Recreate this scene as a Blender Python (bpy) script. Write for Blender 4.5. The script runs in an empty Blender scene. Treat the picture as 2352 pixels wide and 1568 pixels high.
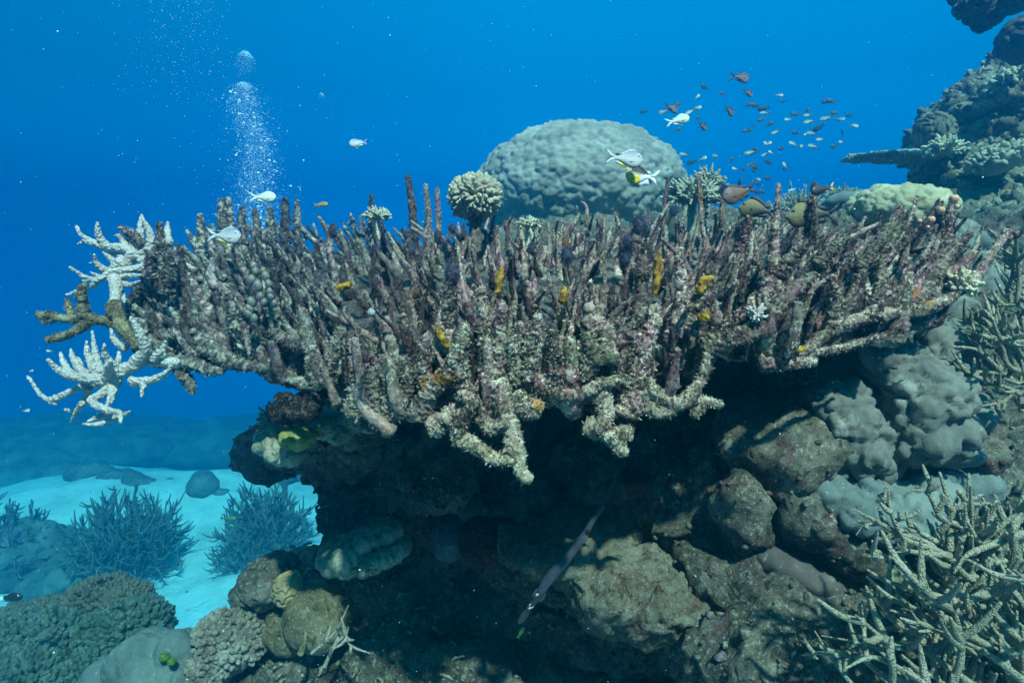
import bpy, bmesh, math, random
import numpy as np
from mathutils import Vector, Matrix, Quaternion

SC = bpy.context.scene
COL = SC.collection
# ------------------------------------------------------------------ camera, light, exposure
PITCH = math.radians(8.0)
FPX, CX, CY = 1401.0, 1176.0, 784.0            # focal length and centre in picture units (2352 wide)
cam = bpy.data.cameras.new('camera')
cam.sensor_width = 36.0
cam.lens = 36.0 * FPX / 2352.0
cam.clip_start, cam.clip_end = 0.02, 500.0
camo = bpy.data.objects.new('camera', cam)
camo.rotation_euler = (math.pi / 2 - PITCH, 0, 0)
COL.objects.link(camo)
SC.camera = camo

FWD = np.array([0, math.cos(PITCH), -math.sin(PITCH)])
UP = np.array([0, math.sin(PITCH), math.cos(PITCH)])
RT = np.array([1.0, 0, 0])

def P(x, y, d):
    """A point of the place seen at picture position x, y at distance d ahead."""
    return RT * ((x - CX) / FPX * d) - UP * ((y - CY) / FPX * d) + FWD * d

def NN(nt, typ, x=0, y=0, **kw):
    n = nt.nodes.new(typ)
    for k, v in kw.items():
        setattr(n, k, v)
    return n

world = bpy.data.worlds.new('World')
SC.world = world
world.use_nodes = True
nt = world.node_tree
nt.nodes.clear()
tc = NN(nt, 'ShaderNodeTexCoord')
sx = NN(nt, 'ShaderNodeSeparateXYZ')
nt.links.new(tc.outputs['Generated'], sx.inputs[0])
mz = NN(nt, 'ShaderNodeMapRange')
mz.inputs[1].default_value, mz.inputs[2].default_value = -1.0, 1.0
nt.links.new(sx.outputs['Z'], mz.inputs[0])
rp = NN(nt, 'ShaderNodeValToRGB')
el = rp.color_ramp.elements
WATER = [(0.0, (0.0, .02, .05)), (.30, (0.0, .10, .30)), (.42, (0.0, .32, .78)), (.50, (0.0, .295, .69)),
         (.62, (0.0, .14, .325)), (.78, (0.0, .13, .285)), (.84, (.20, .58, .76)), (1.0, (.38, .88, 1.06))]   # the bright window of the surface overhead
el[0].position, el[0].color = WATER[0][0], WATER[0][1] + (1,)
el[1].position, el[1].color = WATER[-1][0], WATER[-1][1] + (1,)
for p_, c_ in WATER[1:-1]:
    e_ = el.new(p_)
    e_.color = c_ + (1,)
nt.links.new(mz.outputs[0], rp.inputs[0])
my = NN(nt, 'ShaderNodeMapRange')               # unseen water behind the camera is dimmed to keep shade under the plate dark
my.inputs[1].default_value, my.inputs[2].default_value = -.7, .5
my.inputs[3].default_value, my.inputs[4].default_value = .22, 1.0
nt.links.new(sx.outputs['Y'], my.inputs[0])
mx = NN(nt, 'ShaderNodeMapRange')               # and darker towards the drop-off on the left
mx.inputs[1].default_value, mx.inputs[2].default_value = -.62, .0
mx.inputs[3].default_value, mx.inputs[4].default_value = .68, 1.0
nt.links.new(sx.outputs['X'], mx.inputs[0])
mm = NN(nt, 'ShaderNodeMath', operation='MULTIPLY')
nt.links.new(my.outputs[0], mm.inputs[0])
nt.links.new(mx.outputs[0], mm.inputs[1])
bg = NN(nt, 'ShaderNodeBackground')
nt.links.new(rp.outputs[0], bg.inputs[0])
nt.links.new(mm.outputs[0], bg.inputs[1])
wo = NN(nt, 'ShaderNodeOutputWorld')
nt.links.new(bg.outputs[0], wo.inputs[0])

sun = bpy.data.lights.new('sun', 'SUN')
sun.energy = 5.0
sun.angle = math.radians(1.5)
sun.color = (1.0, .72, .615)
suno = bpy.data.objects.new('sun', sun)
suno.rotation_euler = Vector((-.20, .56, -.80)).to_track_quat('-Z', 'Y').to_euler()
COL.objects.link(suno)
SC.view_settings.view_transform = 'Standard'
SC.view_settings.look = 'None'
SC.view_settings.exposure = 1.45
SC.view_settings.gamma = 1.0
SC.cycles.use_denoising = True
SC.cycles.max_bounces = 8
SC.cycles.diffuse_bounces = 3
SC.cycles.volume_bounces = 3
SC.cycles.transparent_max_bounces = 8
SC.cycles.caustics_reflective = False
SC.cycles.caustics_refractive = False

# ------------------------------------------------------------------ noise
RS = np.random.RandomState(7)
PERM = RS.permutation(256)
PERM = np.concatenate([PERM, PERM, PERM])
GR = RS.normal(size=(256, 3))
GR /= np.linalg.norm(GR, axis=1)[:, None]
FEAT = RS.rand(256, 3)

def _h(ix, iy, iz):
    return PERM[(PERM[(PERM[ix & 255] + iy) & 255] + iz) & 255]

def perlin(p):
    p = np.asarray(p, float)
    i = np.floor(p).astype(int)
    f = p - i
    u = f * f * f * (f * (f * 6 - 15) + 10)
    out = 0
    for dx in (0, 1):
        wx = u[:, 0] if dx else 1 - u[:, 0]
        for dy in (0, 1):
            wy = u[:, 1] if dy else 1 - u[:, 1]
            for dz in (0, 1):
                wz = u[:, 2] if dz else 1 - u[:, 2]
                g = GR[_h(i[:, 0] + dx, i[:, 1] + dy, i[:, 2] + dz)]
                d = f - np.array([dx, dy, dz])
                out = out + wx * wy * wz * (g * d).sum(1)
    return out * 1.5

def fbm(p, octv=4, gain=.5, lac=2.1):
    a, s, o = 1.0, 0, np.asarray(p, float)
    for k in range(octv):
        s = s + a * perlin(o + k * 17.3)
        o = o * lac
        a *= gain
    return s

def worley(p):
    p = np.asarray(p, float)
    i = np.floor(p).astype(int)
    f1 = np.full(len(p), 9.0)
    f2 = np.full(len(p), 9.0)
    for dx in (-1, 0, 1):
        for dy in (-1, 0, 1):
            for dz in (-1, 0, 1):
                c = i + np.array([dx, dy, dz])
                q = c + FEAT[_h(c[:, 0], c[:, 1], c[:, 2])]
                d = ((p - q) ** 2).sum(1)
                nf1 = np.minimum(f1, d)
                f2 = np.minimum(f2, np.maximum(f1, d))
                f1 = nf1
    return np.sqrt(f1), np.sqrt(f2)

# ------------------------------------------------------------------ mesh helpers
def arr(v):
    return np.array(v, float)

def mk(name, V, F, mat, parent=None, origin=(0, 0, 0), attrs=None, smooth=True):
    """One mesh object; V are points of the place, stored relative to the thing's base."""
    V = np.asarray(V, float) - np.asarray(origin, float)
    F = [np.asarray(f, np.int32) for f in F if len(f)]
    me = bpy.data.meshes.new(name)
    me.vertices.add(len(V))
    me.vertices.foreach_set('co', V.astype(np.float32).ravel())
    nl = sum(f.size for f in F)
    me.loops.add(nl)
    me.loops.foreach_set('vertex_index', np.concatenate([f.ravel() for f in F]))
    tot = np.concatenate([np.full(len(f), f.shape[1], np.int32) for f in F])
    st = np.concatenate([[0], np.cumsum(tot)[:-1]]).astype(np.int32)
    me.polygons.add(len(tot))
    me.polygons.foreach_set('loop_start', st)
    me.polygons.foreach_set('use_smooth', np.full(len(tot), smooth, bool))
    me.update(calc_edges=True)
    for k, a in (attrs or {}).items():
        a = np.asarray(a, np.float32)
        if a.ndim == 1:
            at = me.attributes.new(k, 'FLOAT', 'POINT')
            at.data.foreach_set('value', a)
        else:
            at = me.attributes.new(k, 'FLOAT_COLOR', 'POINT')
            at.data.foreach_set('color', np.c_[a, np.ones(len(a), np.float32)].ravel())
    ms = mat if isinstance(mat, (list, tuple)) else [mat]
    for m_ in ms:
        me.materials.append(m_)
    o = bpy.data.objects.new(name, me)
    COL.objects.link(o)
    if parent is not None:
        o.parent = parent
    else:
        o.location = origin
    return o

def tag(o, label, cat, group=None, kind=None):
    o['label'] = label
    o['category'] = cat
    if group:
        o['group'] = group
    if kind:
        o['kind'] = kind
    return o

def thing(name, loc, label, cat, group=None, kind=None):
    o = bpy.data.objects.new(name, None)
    o.empty_display_size = .1
    o.location = loc
    COL.objects.link(o)
    return tag(o, label, cat, group, kind)

class Acc:
    """Collects pieces that make up ONE mesh."""
    def __init__(s):
        s.V, s.Q, s.T, s.n, s.A = [], [], [], 0, {}
    def add(s, V, quads=(), tris=(), **attrs):
        V = np.asarray(V, float)
        if len(quads):
            s.Q.append(np.asarray(quads) + s.n)
        if len(tris):
            s.T.append(np.asarray(tris) + s.n)
        for k, a in attrs.items():
            a = np.asarray(a, float)
            s.A.setdefault(k, []).append(np.broadcast_to(a, (len(V),) + a.shape[-1:]) if a.shape in ((3,), (1,)) else a)
        s.V.append(V)
        s.n += len(V)
    def put(s, name, mat, parent=None, origin=(0, 0, 0), smooth=True):
        F = []
        if s.Q:
            F.append(np.concatenate(s.Q))
        if s.T:
            F.append(np.concatenate(s.T))
        return mk(name, np.concatenate(s.V), F, mat, parent, origin,
                  {k: np.concatenate(a) for k, a in s.A.items()}, smooth)

def spline(pts, n):
    """Catmull-Rom through pts, n points evenly along its length."""
    p = np.asarray(pts, float)
    if len(p) == 2:
        t = np.linspace(0, 1, n)[:, None]
        return p[0] * (1 - t) + p[1] * t
    q = np.vstack([2 * p[0] - p[1], p, 2 * p[-1] - p[-2]])
    out = []
    for k in range(1, len(q) - 2):
        a, b, c, d = q[k - 1], q[k], q[k + 1], q[k + 2]
        t = np.linspace(0, 1, 12, endpoint=False)[:, None]
        out.append(.5 * ((2 * b) + (c - a) * t + (2 * a - 5 * b + 4 * c - d) * t ** 2 + (3 * b - a - 3 * c + d) * t ** 3))
    out.append(q[-2][None])
    o = np.concatenate(out)
    s = np.r_[0, np.cumsum(np.linalg.norm(np.diff(o, axis=0), axis=1))]
    u = np.linspace(0, s[-1], n)
    return np.stack([np.interp(u, s, o[:, k]) for k in range(3)], 1)

def tube(pts, rad, n=20, sides=10, amp=.2, freq=40., amp2=.1, freq2=120., blunt=1.0, seed=0., noise=True):
    """A rough tapering limb with a rounded tip: vertices, quads, tip fraction."""
    C = spline(pts, n)
    s = np.linspace(0, 1, n)
    rad = np.asarray(rad, float)
    R = np.interp(s, np.linspace(0, 1, len(rad)), rad) if rad.size > 1 else np.full(n, float(rad))
    T = np.gradient(C, axis=0)
    T /= np.linalg.norm(T, axis=1)[:, None] + 1e-12
    L = np.linalg.norm(np.diff(C, axis=0), axis=1).sum()
    # rounded tip: extra rings
    k = 4
    th = np.linspace(0, math.pi / 2, k + 1)[1:]
    C2 = C[-1] + T[-1] * (np.sin(th) * R[-1] * blunt)[:, None]
    R2 = R[-1] * np.cos(th)
    R2[-1] = R[-1] * .04
    C = np.vstack([C[:1] - T[:1] * R[0] * .35, C[:1] - T[:1] * R[0] * .3, C, C2])
    R = np.r_[R[0] * .03, R[0] * .75, R, R2]
    T = np.vstack([T[:1], T[:1], T, np.repeat(T[-1:], k, 0)])
    s = np.r_[0, 0, s, np.full(k, 1.0)]
    a = np.cross(T[0], [0.3, 0.9, 0.25])
    if np.linalg.norm(a) < .1:
        a = np.cross(T[0], [1, 0, 0])
    a /= np.linalg.norm(a)
    A = [a]
    for i in range(1, len(C)):
        v = A[-1] - T[i] * np.dot(A[-1], T[i])
        A.append(v / (np.linalg.norm(v) + 1e-12))
    A = np.array(A)
    B = np.cross(T, A)
    ph = np.linspace(0, 2 * math.pi, sides, endpoint=False)
    D = A[:, None] * np.cos(ph)[None, :, None] + B[:, None] * np.sin(ph)[None, :, None]
    V = C[:, None] + D * R[:, None, None]
    V = V.reshape(-1, 3)
    D = D.reshape(-1, 3)
    Rv = np.repeat(R, sides)
    if noise:
        h = amp * fbm(V * freq + seed, 2) + amp2 * perlin(V * freq2 + seed + 5)
        V = V + D * (Rv * h)[:, None]
    m = len(C)
    i = np.arange(m - 1)[:, None] * sides
    j = np.arange(sides)[None]
    jn = (j + 1) % sides
    Q = np.stack([i + j, i + jn, i + sides + jn, i + sides + j], -1).reshape(-1, 4)
    return V, Q, np.repeat(s, sides), D, Rv

_ICO = {}
def ico(sub):
    if sub not in _ICO:
        bm = bmesh.new()
        bmesh.ops.create_icosphere(bm, subdivisions=sub, radius=1)
        _ICO[sub] = (np.array([v.co[:] for v in bm.verts]), np.array([[v.index for v in f.verts] for f in bm.faces]))
        bm.free()
    return _ICO[sub]

def pillows(p, f, a):
    """Swollen cushions parted by sharp creases."""
    f1, f2 = worley(p * f)
    return a * (1 - np.exp(-5.0 * (f2 - f1))) + a * .45 * (1 - f1)

def lumps(p, f, a):
    """Rounded lobes with creases between them."""
    f1, f2 = worley(p * f)
    return a * (1 - np.minimum(f1, 1) ** 2 * 1.3)

def blob(c, r, sub=5, R=None, disp=None):
    S, F = ico(sub)
    r = np.broadcast_to(np.asarray(r, float), (3,))
    V = S * r
    if R is not None:
        V = V @ np.asarray(R).T
    N = S / r
    if R is not None:
        N = N @ np.asarray(R).T
    N = N / np.linalg.norm(N, axis=1)[:, None]
    V = V + np.asarray(c)
    if disp is not None:
        V = V + N * disp(V)[:, None]
    return V, F

def fib(n, zmin=-.1, jit=0., rs=None):
    k = np.arange(n) + .5
    z = 1 - k / n * (1 - zmin)
    ph = k * 2.399963
    if rs is not None and jit:
        ph = ph + rs.normal(0, jit, n)
    r = np.sqrt(np.maximum(0, 1 - z * z))
    return np.stack([r * np.cos(ph), r * np.sin(ph), z], 1)

def unit(v):
    v = np.asarray(v, float)
    return v / (np.linalg.norm(v) + 1e-12)

def basis(z):
    z = unit(z)
    a = unit(np.cross(z, [.31, .92, .2]))
    return np.stack([a, np.cross(z, a), z], 1)

# ------------------------------------------------------------------ materials
class Mat:
    def __init__(s, name, rough=.85, spec=.25):
        s.m = bpy.data.materials.new(name)
        s.m.use_nodes = True
        s.t = s.m.node_tree
        s.b = s.t.nodes['Principled BSDF']
        s.b.inputs['Roughness'].default_value = rough
        s.b.inputs['Specular IOR Level'].default_value = spec
        s.tc = NN(s.t, 'ShaderNodeTexCoord')
        s.co = s.tc.outputs['Object']
    def link(s, a, b):
        s.t.links.new(a, b)
    def noise(s, scale, detail=4, rough=.55, off=0., dist=0.):
        n = NN(s.t, 'ShaderNodeTexNoise')
        n.inputs['Scale'].default_value = scale
        n.inputs['Detail'].default_value = detail
        n.inputs['Roughness'].default_value = rough
        n.inputs['Distortion'].default_value = dist
        if off:
            a = NN(s.t, 'ShaderNodeVectorMath', operation='ADD')
            a.inputs[1].default_value = (off, off * 1.7, off * .6)
            s.link(s.co, a.inputs[0])
            s.link(a.outputs[0], n.inputs['Vector'])
        else:
            s.link(s.co, n.inputs['Vector'])
        return n.outputs[0]
    def voro(s, scale, feature='F1', out='Distance', rnd=1.):
        n = NN(s.t, 'ShaderNodeTexVoronoi', feature=feature)
        n.inputs['Scale'].default_value = scale
        n.inputs['Randomness'].default_value = rnd
        s.link(s.co, n.inputs['Vector'])
        return n.outputs[out]
    def ramp(s, fac, stops, interp='LINEAR'):
        r = NN(s.t, 'ShaderNodeValToRGB')
        e = r.color_ramp.elements
        r.color_ramp.interpolation = interp
        f4 = lambda c: tuple(c) + (1,) if np.ndim(c) else (c, c, c, 1)
        e[0].position, e[0].color = stops[0][0], f4(stops[0][1])
        e[1].position, e[1].color = stops[-1][0], f4(stops[-1][1])
        for p, c in stops[1:-1]:
            x = e.new(p)
            x.color = f4(c)
        s.link(fac, r.inputs[0])
        return r.outputs[0]
    def mix(s, fac, a, b, mode='MIX'):
        n = NN(s.t, 'ShaderNodeMix', data_type='RGBA', blend_type=mode)
        for v, i in ((fac, 0), (a, 6), (b, 7)):
            if hasattr(v, 'is_output'):
                s.link(v, n.inputs[i])
            elif i == 0:
                n.inputs[0].default_value = v
            else:
                n.inputs[i].default_value = tuple(v) + (1,)
        return n.outputs[2]
    def mul(s, a, b):
        n = NN(s.t, 'ShaderNodeMath', operation='MULTIPLY')
        for k, v in enumerate((a, b)):
            if hasattr(v, 'is_output'):
                s.link(v, n.inputs[k])
            else:
                n.inputs[k].default_value = v
        return n.outputs[0]
    def attr(s, name, out='Fac'):
        n = NN(s.t, 'ShaderNodeAttribute', attribute_name=name)
        return n.outputs[out]
    def rnd(s):
        return NN(s.t, 'ShaderNodeObjectInfo').outputs['Random']
    def bump(s, h, strength=.6, dist=.005):
        n = NN(s.t, 'ShaderNodeBump')
        n.inputs['Strength'].default_value = strength
        n.inputs['Distance'].default_value = dist
        s.link(h, n.inputs['Height'])
        prev = s.b.inputs['Normal']
        if prev.is_linked:
            s.link(prev.links[0].from_socket, n.inputs['Normal'])
        s.link(n.outputs[0], s.b.inputs['Normal'])
    def done(s, col):
        if hasattr(col, 'is_output'):
            s.link(col, s.b.inputs['Base Color'])
        else:
            s.b.inputs['Base Color'].default_value = tuple(col) + (1,)
        return s.m

def m_dead():
    m = Mat('dead_coral', .9, .2)
    base = m.ramp(m.noise(15, 5, .62), [(.32, (.024, .011, .014)), (.42, (.085, .045, .050)), (.50, (.19, .135, .13)), (.58, (.34, .28, .25)), (.68, (.54, .50, .43))])
    pink = m.ramp(m.noise(19, 4, .55, 3.1), [(.53, 0.), (.61, 1.)])
    c = m.mix(m.mul(pink, .75), base, (.36, .20, .245))
    green = m.ramp(m.noise(8, 4, .6, 9.7), [(.50, 0.), (.62, 1.)])
    c = m.mix(m.mul(green, .5), c, (.15, .185, .115))
    sp = m.noise(105, 5, .76, 1.3)
    patch = m.noise(6, 3, .6, 31.)
    dark = m.mul(m.ramp(sp, [(.38, 1.), (.48, 0.)]), m.ramp(patch, [(.36, .35), (.56, 1.)]))
    c = m.mix(m.mul(dark, .95), c, (.016, .010, .011))
    white = m.mul(m.ramp(sp, [(.54, 0.), (.60, 1.)]), m.ramp(m.noise(7, 3, .6, 41.), [(.40, .2), (.56, 1.)]))
    c = m.mix(m.mul(white, .85), c, (.74, .74, .64))
    och = m.ramp(m.noise(9, 3, .6, 21.), [(.66, 0.), (.70, 1.)])
    c = m.mix(m.mul(och, .75), c, (.42, .19, .025))
    # sediment lies on faces that point up
    ge = NN(m.t, 'ShaderNodeNewGeometry')
    sn = NN(m.t, 'ShaderNodeSeparateXYZ')
    m.link(ge.outputs['Normal'], sn.inputs[0])
    up = m.ramp(sn.outputs[2], [(.25, 0.), (.8, 1.)])
    sed = m.ramp(m.noise(26, 5, .7, 13.), [(.50, 0.), (.62, 1.)])
    c = m.mix(m.mul(m.mul(up, sed), .75), c, (.66, .67, .54))
    # the lowest front limbs are bare and dusted pale
    sp3 = NN(m.t, 'ShaderNodeSeparateXYZ')
    m.link(m.co, sp3.inputs[0])
    mp = NN(m.t, 'ShaderNodeMapRange')
    mp.inputs[1].default_value, mp.inputs[2].default_value = .02, -.16
    m.link(sp3.outputs[2], mp.inputs[0])
    crust = m.ramp(m.noise(34, 5, .72, 17.), [(.40, (.10, .075, .055)), (.50, (.34, .31, .22)), (.60, (.66, .65, .52))])
    c = m.mix(m.mul(mp.outputs[0], .62), c, crust)
    # falloff of light towards the left, painted in as grey turf colours
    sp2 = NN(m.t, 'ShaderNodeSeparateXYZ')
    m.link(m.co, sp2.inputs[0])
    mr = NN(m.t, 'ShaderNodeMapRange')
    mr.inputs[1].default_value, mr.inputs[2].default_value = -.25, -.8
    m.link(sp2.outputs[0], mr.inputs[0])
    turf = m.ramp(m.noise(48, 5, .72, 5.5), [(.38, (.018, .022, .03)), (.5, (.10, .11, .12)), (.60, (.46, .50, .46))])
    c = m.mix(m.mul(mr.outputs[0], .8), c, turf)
    # each limb carries its own mix of crusts, some pale, some nearly black
    tn = NN(m.t, 'ShaderNodeMix', data_type='RGBA', blend_type='MULTIPLY')
    tn.inputs[0].default_value = 1.0
    m.link(c, tn.inputs[6])
    m.link(m.attr('tone', 'Color'), tn.inputs[7])
    c = tn.outputs[2]
    m.bump(sp, 1., .009)
    m.bump(m.noise(260, 3, .6), .6, .003)
    return m.done(c)

def m_live(name, c1, c2, scale=150, dark=.5, cups=False):
    """Living branching coral: pale tissue dotted with small raised cups."""
    m = Mat(name, .7, .3)
    v = m.voro(scale)
    c = m.ramp(m.noise(14, 4), [(.35, c1), (.65, c2)])
    pits = m.ramp(v, [(.1, 1.), (.55, 0.)])
    if cups:
        pits = m.attr('cup', 'Fac')
    c = m.mix(m.mul(pits, 1.0), m.mix(dark, c, tuple(x * .55 for x in c1)), c)
    m.bump(pits, .8, .006)
    return m.done(c)

M = {}
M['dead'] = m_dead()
# ------------------------------------------------------------------ materials of the setting
def m_sand():
    m = Mat('sand', .95, .1)
    c = m.ramp(m.noise(3, 6, .6), [(.3, (.52, .54, .55)), (.7, (.66, .68, .69))])
    d = m.ramp(m.noise(9, 5, .7, 4.), [(.60, 0.), (.70, 1.)])
    c = m.mix(m.mul(d, .55), c, (.22, .23, .21))
    e = m.ramp(m.noise(1.1, 4, .6, 14.), [(.46, 0.), (.62, 1.)])
    c = m.mix(m.mul(e, .5), c, (.30, .32, .31))
    m.bump(m.noise(8, 6, .6), .8, .08)
    return m.done(c)

def m_rock(name, cols, pinkc=(.20, .10, .12), dust=(.42, .42, .36), sc=1.0, dustk=.7):
    """Old reef limestone: turf, coralline crusts, sediment and holes."""
    m = Mat(name, .95, .15)
    a = m.noise(5 * sc, 6, .62)
    c = m.ramp(a, [(.3, cols[0]), (.48, cols[1]), (.62, cols[2])])
    p = m.ramp(m.noise(6 * sc, 5, .6, 7.), [(.56, 0.), (.62, 1.)])
    c = m.mix(m.mul(p, .6), c, pinkc)
    f = m.noise(38 * sc, 6, .72, 2.)
    c = m.mix(m.ramp(f, [(.36, .8), (.46, 0.)]), c, tuple(.25 * x for x in cols[0]))
    c = m.mix(m.mul(m.ramp(f, [(.54, 0.), (.64, 1.)]), dustk), c, dust)
    g = m.noise(120 * sc, 4, .7, 3.)
    c = m.mix(m.mul(m.ramp(g, [(.6, 0.), (.66, 1.)]), .6), c, (.6, .6, .54))
    m.bump(a, .6, .05)
    m.bump(f, .9, .02)
    m.bump(g, .6, .006)
    return m.done(c)

def m_porites(name, c1, c2, scale=260):
    m = Mat(name, .8, .2)
    c = m.ramp(m.noise(7, 5, .6), [(.35, c1), (.65, c2)])
    c = m.mix(m.mul(m.ramp(m.noise(2.6, 5, .62, 12.), [(.48, 0.), (.62, 1.)]), .55), c, tuple(.62 * x for x in c1))
    c = m.mix(m.mul(m.ramp(m.noise(4.5, 6, .7, 33.), [(.60, 0.), (.66, 1.)]), .5), c, (.42, .42, .36))
    v = m.voro(scale)
    c = m.mix(m.mul(m.ramp(v, [(.05, 1.), (.5, 0.)]), .35), c, tuple(.6 * x for x in c1))
    s = m.ramp(m.noise(60, 4, .7, 5.), [(.62, 0.), (.7, 1.)])
    c = m.mix(m.mul(s, .35), c, (.62, .62, .55))
    m.bump(m.noise(30, 4, .6), .35, .01)
    m.bump(v, .35, .003)
    return m.done(c)

M['sand'] = m_sand()
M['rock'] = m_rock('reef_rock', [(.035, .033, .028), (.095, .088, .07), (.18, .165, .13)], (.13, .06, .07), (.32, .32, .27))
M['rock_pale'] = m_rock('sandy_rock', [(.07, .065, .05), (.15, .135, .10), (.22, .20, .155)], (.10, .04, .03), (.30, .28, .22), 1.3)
M['far_rock'] = m_rock('far_reef_rock', [(.05, .05, .042), (.13, .13, .10), (.26, .25, .18)], (.12, .09, .09), (.42, .42, .33), .6, .6)
M['bank'] = m_rock('hazy_rock', [(.04, .05, .045), (.10, .11, .10), (.18, .19, .17)], (.06, .05, .05), (.16, .16, .14), .45, .5)
M['porites'] = m_porites('massive_coral', (.12, .125, .115), (.19, .195, .175))
M['porites_far'] = m_porites('dome_coral', (.21, .20, .185), (.34, .32, .295), 150)
M['porites_blue'] = m_porites('smooth_coral', (.12, .15, .15), (.19, .22, .21), 200)
M['yellow_lobe'] = m_porites('yellow_lobe_coral', (.30, .28, .17), (.42, .39, .26), 160)
M['live'] = m_live('live_branch_coral', (.36, .345, .325), (.58, .565, .53), 190, .55, True)
M['stag_sticks'] = m_live('bare_stick', (.36, .33, .26), (.5, .47, .4), 210)
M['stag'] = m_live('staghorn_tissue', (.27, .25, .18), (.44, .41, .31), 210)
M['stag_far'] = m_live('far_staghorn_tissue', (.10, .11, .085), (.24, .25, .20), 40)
M['pale'] = m_live('pale_bush_tissue', (.62, .60, .44), (.80, .78, .62), 160)
M['pale_dim'] = m_live('bush_tissue', (.36, .37, .28), (.52, .53, .40), 120)

# ------------------------------------------------------------------ sea bed
def sand_z(x, y):
    p = np.stack([x * .16, y * .16, np.zeros_like(x)], 1)
    return (-4.2 + .5 * fbm(p, 3) + .05 * fbm(p * 9, 3) + .02 * (y - 9)
        - .12 * np.maximum(0, y - 10.6 + .8 * perlin(p * 2.2 + 3)) ** 1.5 - .03 * np.maximum(0, -6.5 - x) ** 1.3)
gx = np.r_[np.linspace(-23.5, -14, 20), np.linspace(-13.8, 3, 150), np.linspace(3.4, 23.5, 30)]
gy = np.r_[np.linspace(-2.5, 4, 14), np.linspace(4.2, 18, 150), np.linspace(18.5, 29.5, 30)]
X, Y = np.meshgrid(gx, gy, indexing='ij')
Z = sand_z(X.ravel(), Y.ravel())
n1, n2 = X.shape
a = np.arange(n1 - 1)[:, None] * n2 + np.arange(n2 - 1)[None]
Qd = np.stack([a, a + n2, a + n2 + 1, a + 1], -1).reshape(-1, 4)
o = mk('seabed', np.c_[X.ravel(), Y.ravel(), Z], [Qd], M['sand'])
tag(o, 'pale rippled sand sea bed sloping away below the reef', 'seabed', kind='structure')

def E(x, y, d, rx, ry, rd, rot=0., tilt=0.):
    """An ellipsoid boulder given by where it stands, its size in picture units at that distance, its depth in metres."""
    k = d / FPX
    u, f = UP * math.cos(tilt) + FWD * math.sin(tilt), FWD * math.cos(tilt) - UP * math.sin(tilt)
    R = np.stack([RT * math.cos(rot) + u * math.sin(rot), f, -RT * math.sin(rot) + u * math.cos(rot)], 1)
    return P(x, y, d), (rx * k, rd, ry * k), R

def ground(x, y):
    """Where the sight line through x, y meets the sand."""
    for d in np.arange(3, 29, .2):
        p = P(x, y, d)
        if p[2] < sand_z(p[:1], p[1:2])[0]:
            break
    return p, d

def fuse(name, els, mat, voxel, disp, sub=3):
    """Melt boulders into one mass and erode it."""
    acc = Acc()
    for c, r, R in els:
        V, F = blob(c, r, sub, R)
        acc.add(V, tris=F)
    o = acc.put(name, mat)
    md = o.modifiers.new('melt', 'REMESH')
    md.mode = 'VOXEL'
    md.voxel_size = voxel
    dg = bpy.context.evaluated_depsgraph_get()
    ev = o.evaluated_get(dg)
    me = bpy.data.meshes.new_from_object(ev)
    o.modifiers.clear()
    old = o.data
    o.data = me
    bpy.data.meshes.remove(old)
    n = len(me.vertices)
    V = np.empty(n * 3, np.float32)
    N = np.empty(n * 3, np.float32)
    me.vertices.foreach_get('co', V)
    me.vertices.foreach_get('normal', N)
    V, N = V.reshape(-1, 3).astype(float), N.reshape(-1, 3).astype(float)
    V = V + disp(V, N)
    me.vertices.foreach_set('co', V.astype(np.float32).ravel())
    me.polygons.foreach_set('use_smooth', np.ones(len(me.polygons), bool))
    me.update()
    if not me.materials:
        me.materials.append(mat)
    return o

def erode(k=1.0, f=1.0):
    def g(V, N):
        w1, w2 = worley(V * 3.2 * f + fbm(V * 4 * f, 2)[:, None] * .35)
        h = .13 * fbm(V * 2.1 * f, 4) + .07 * (.6 - w1) + .035 * fbm(V * 9 * f, 4)
        c1, c2 = worley(V * 17 * f)
        h = h + .026 * (.6 - c1) + .018 * fbm(V * 30 * f, 3) + .012 * np.abs(fbm(V * 60 * f, 2))
        return N * (k * h)[:, None]
    return g

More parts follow.
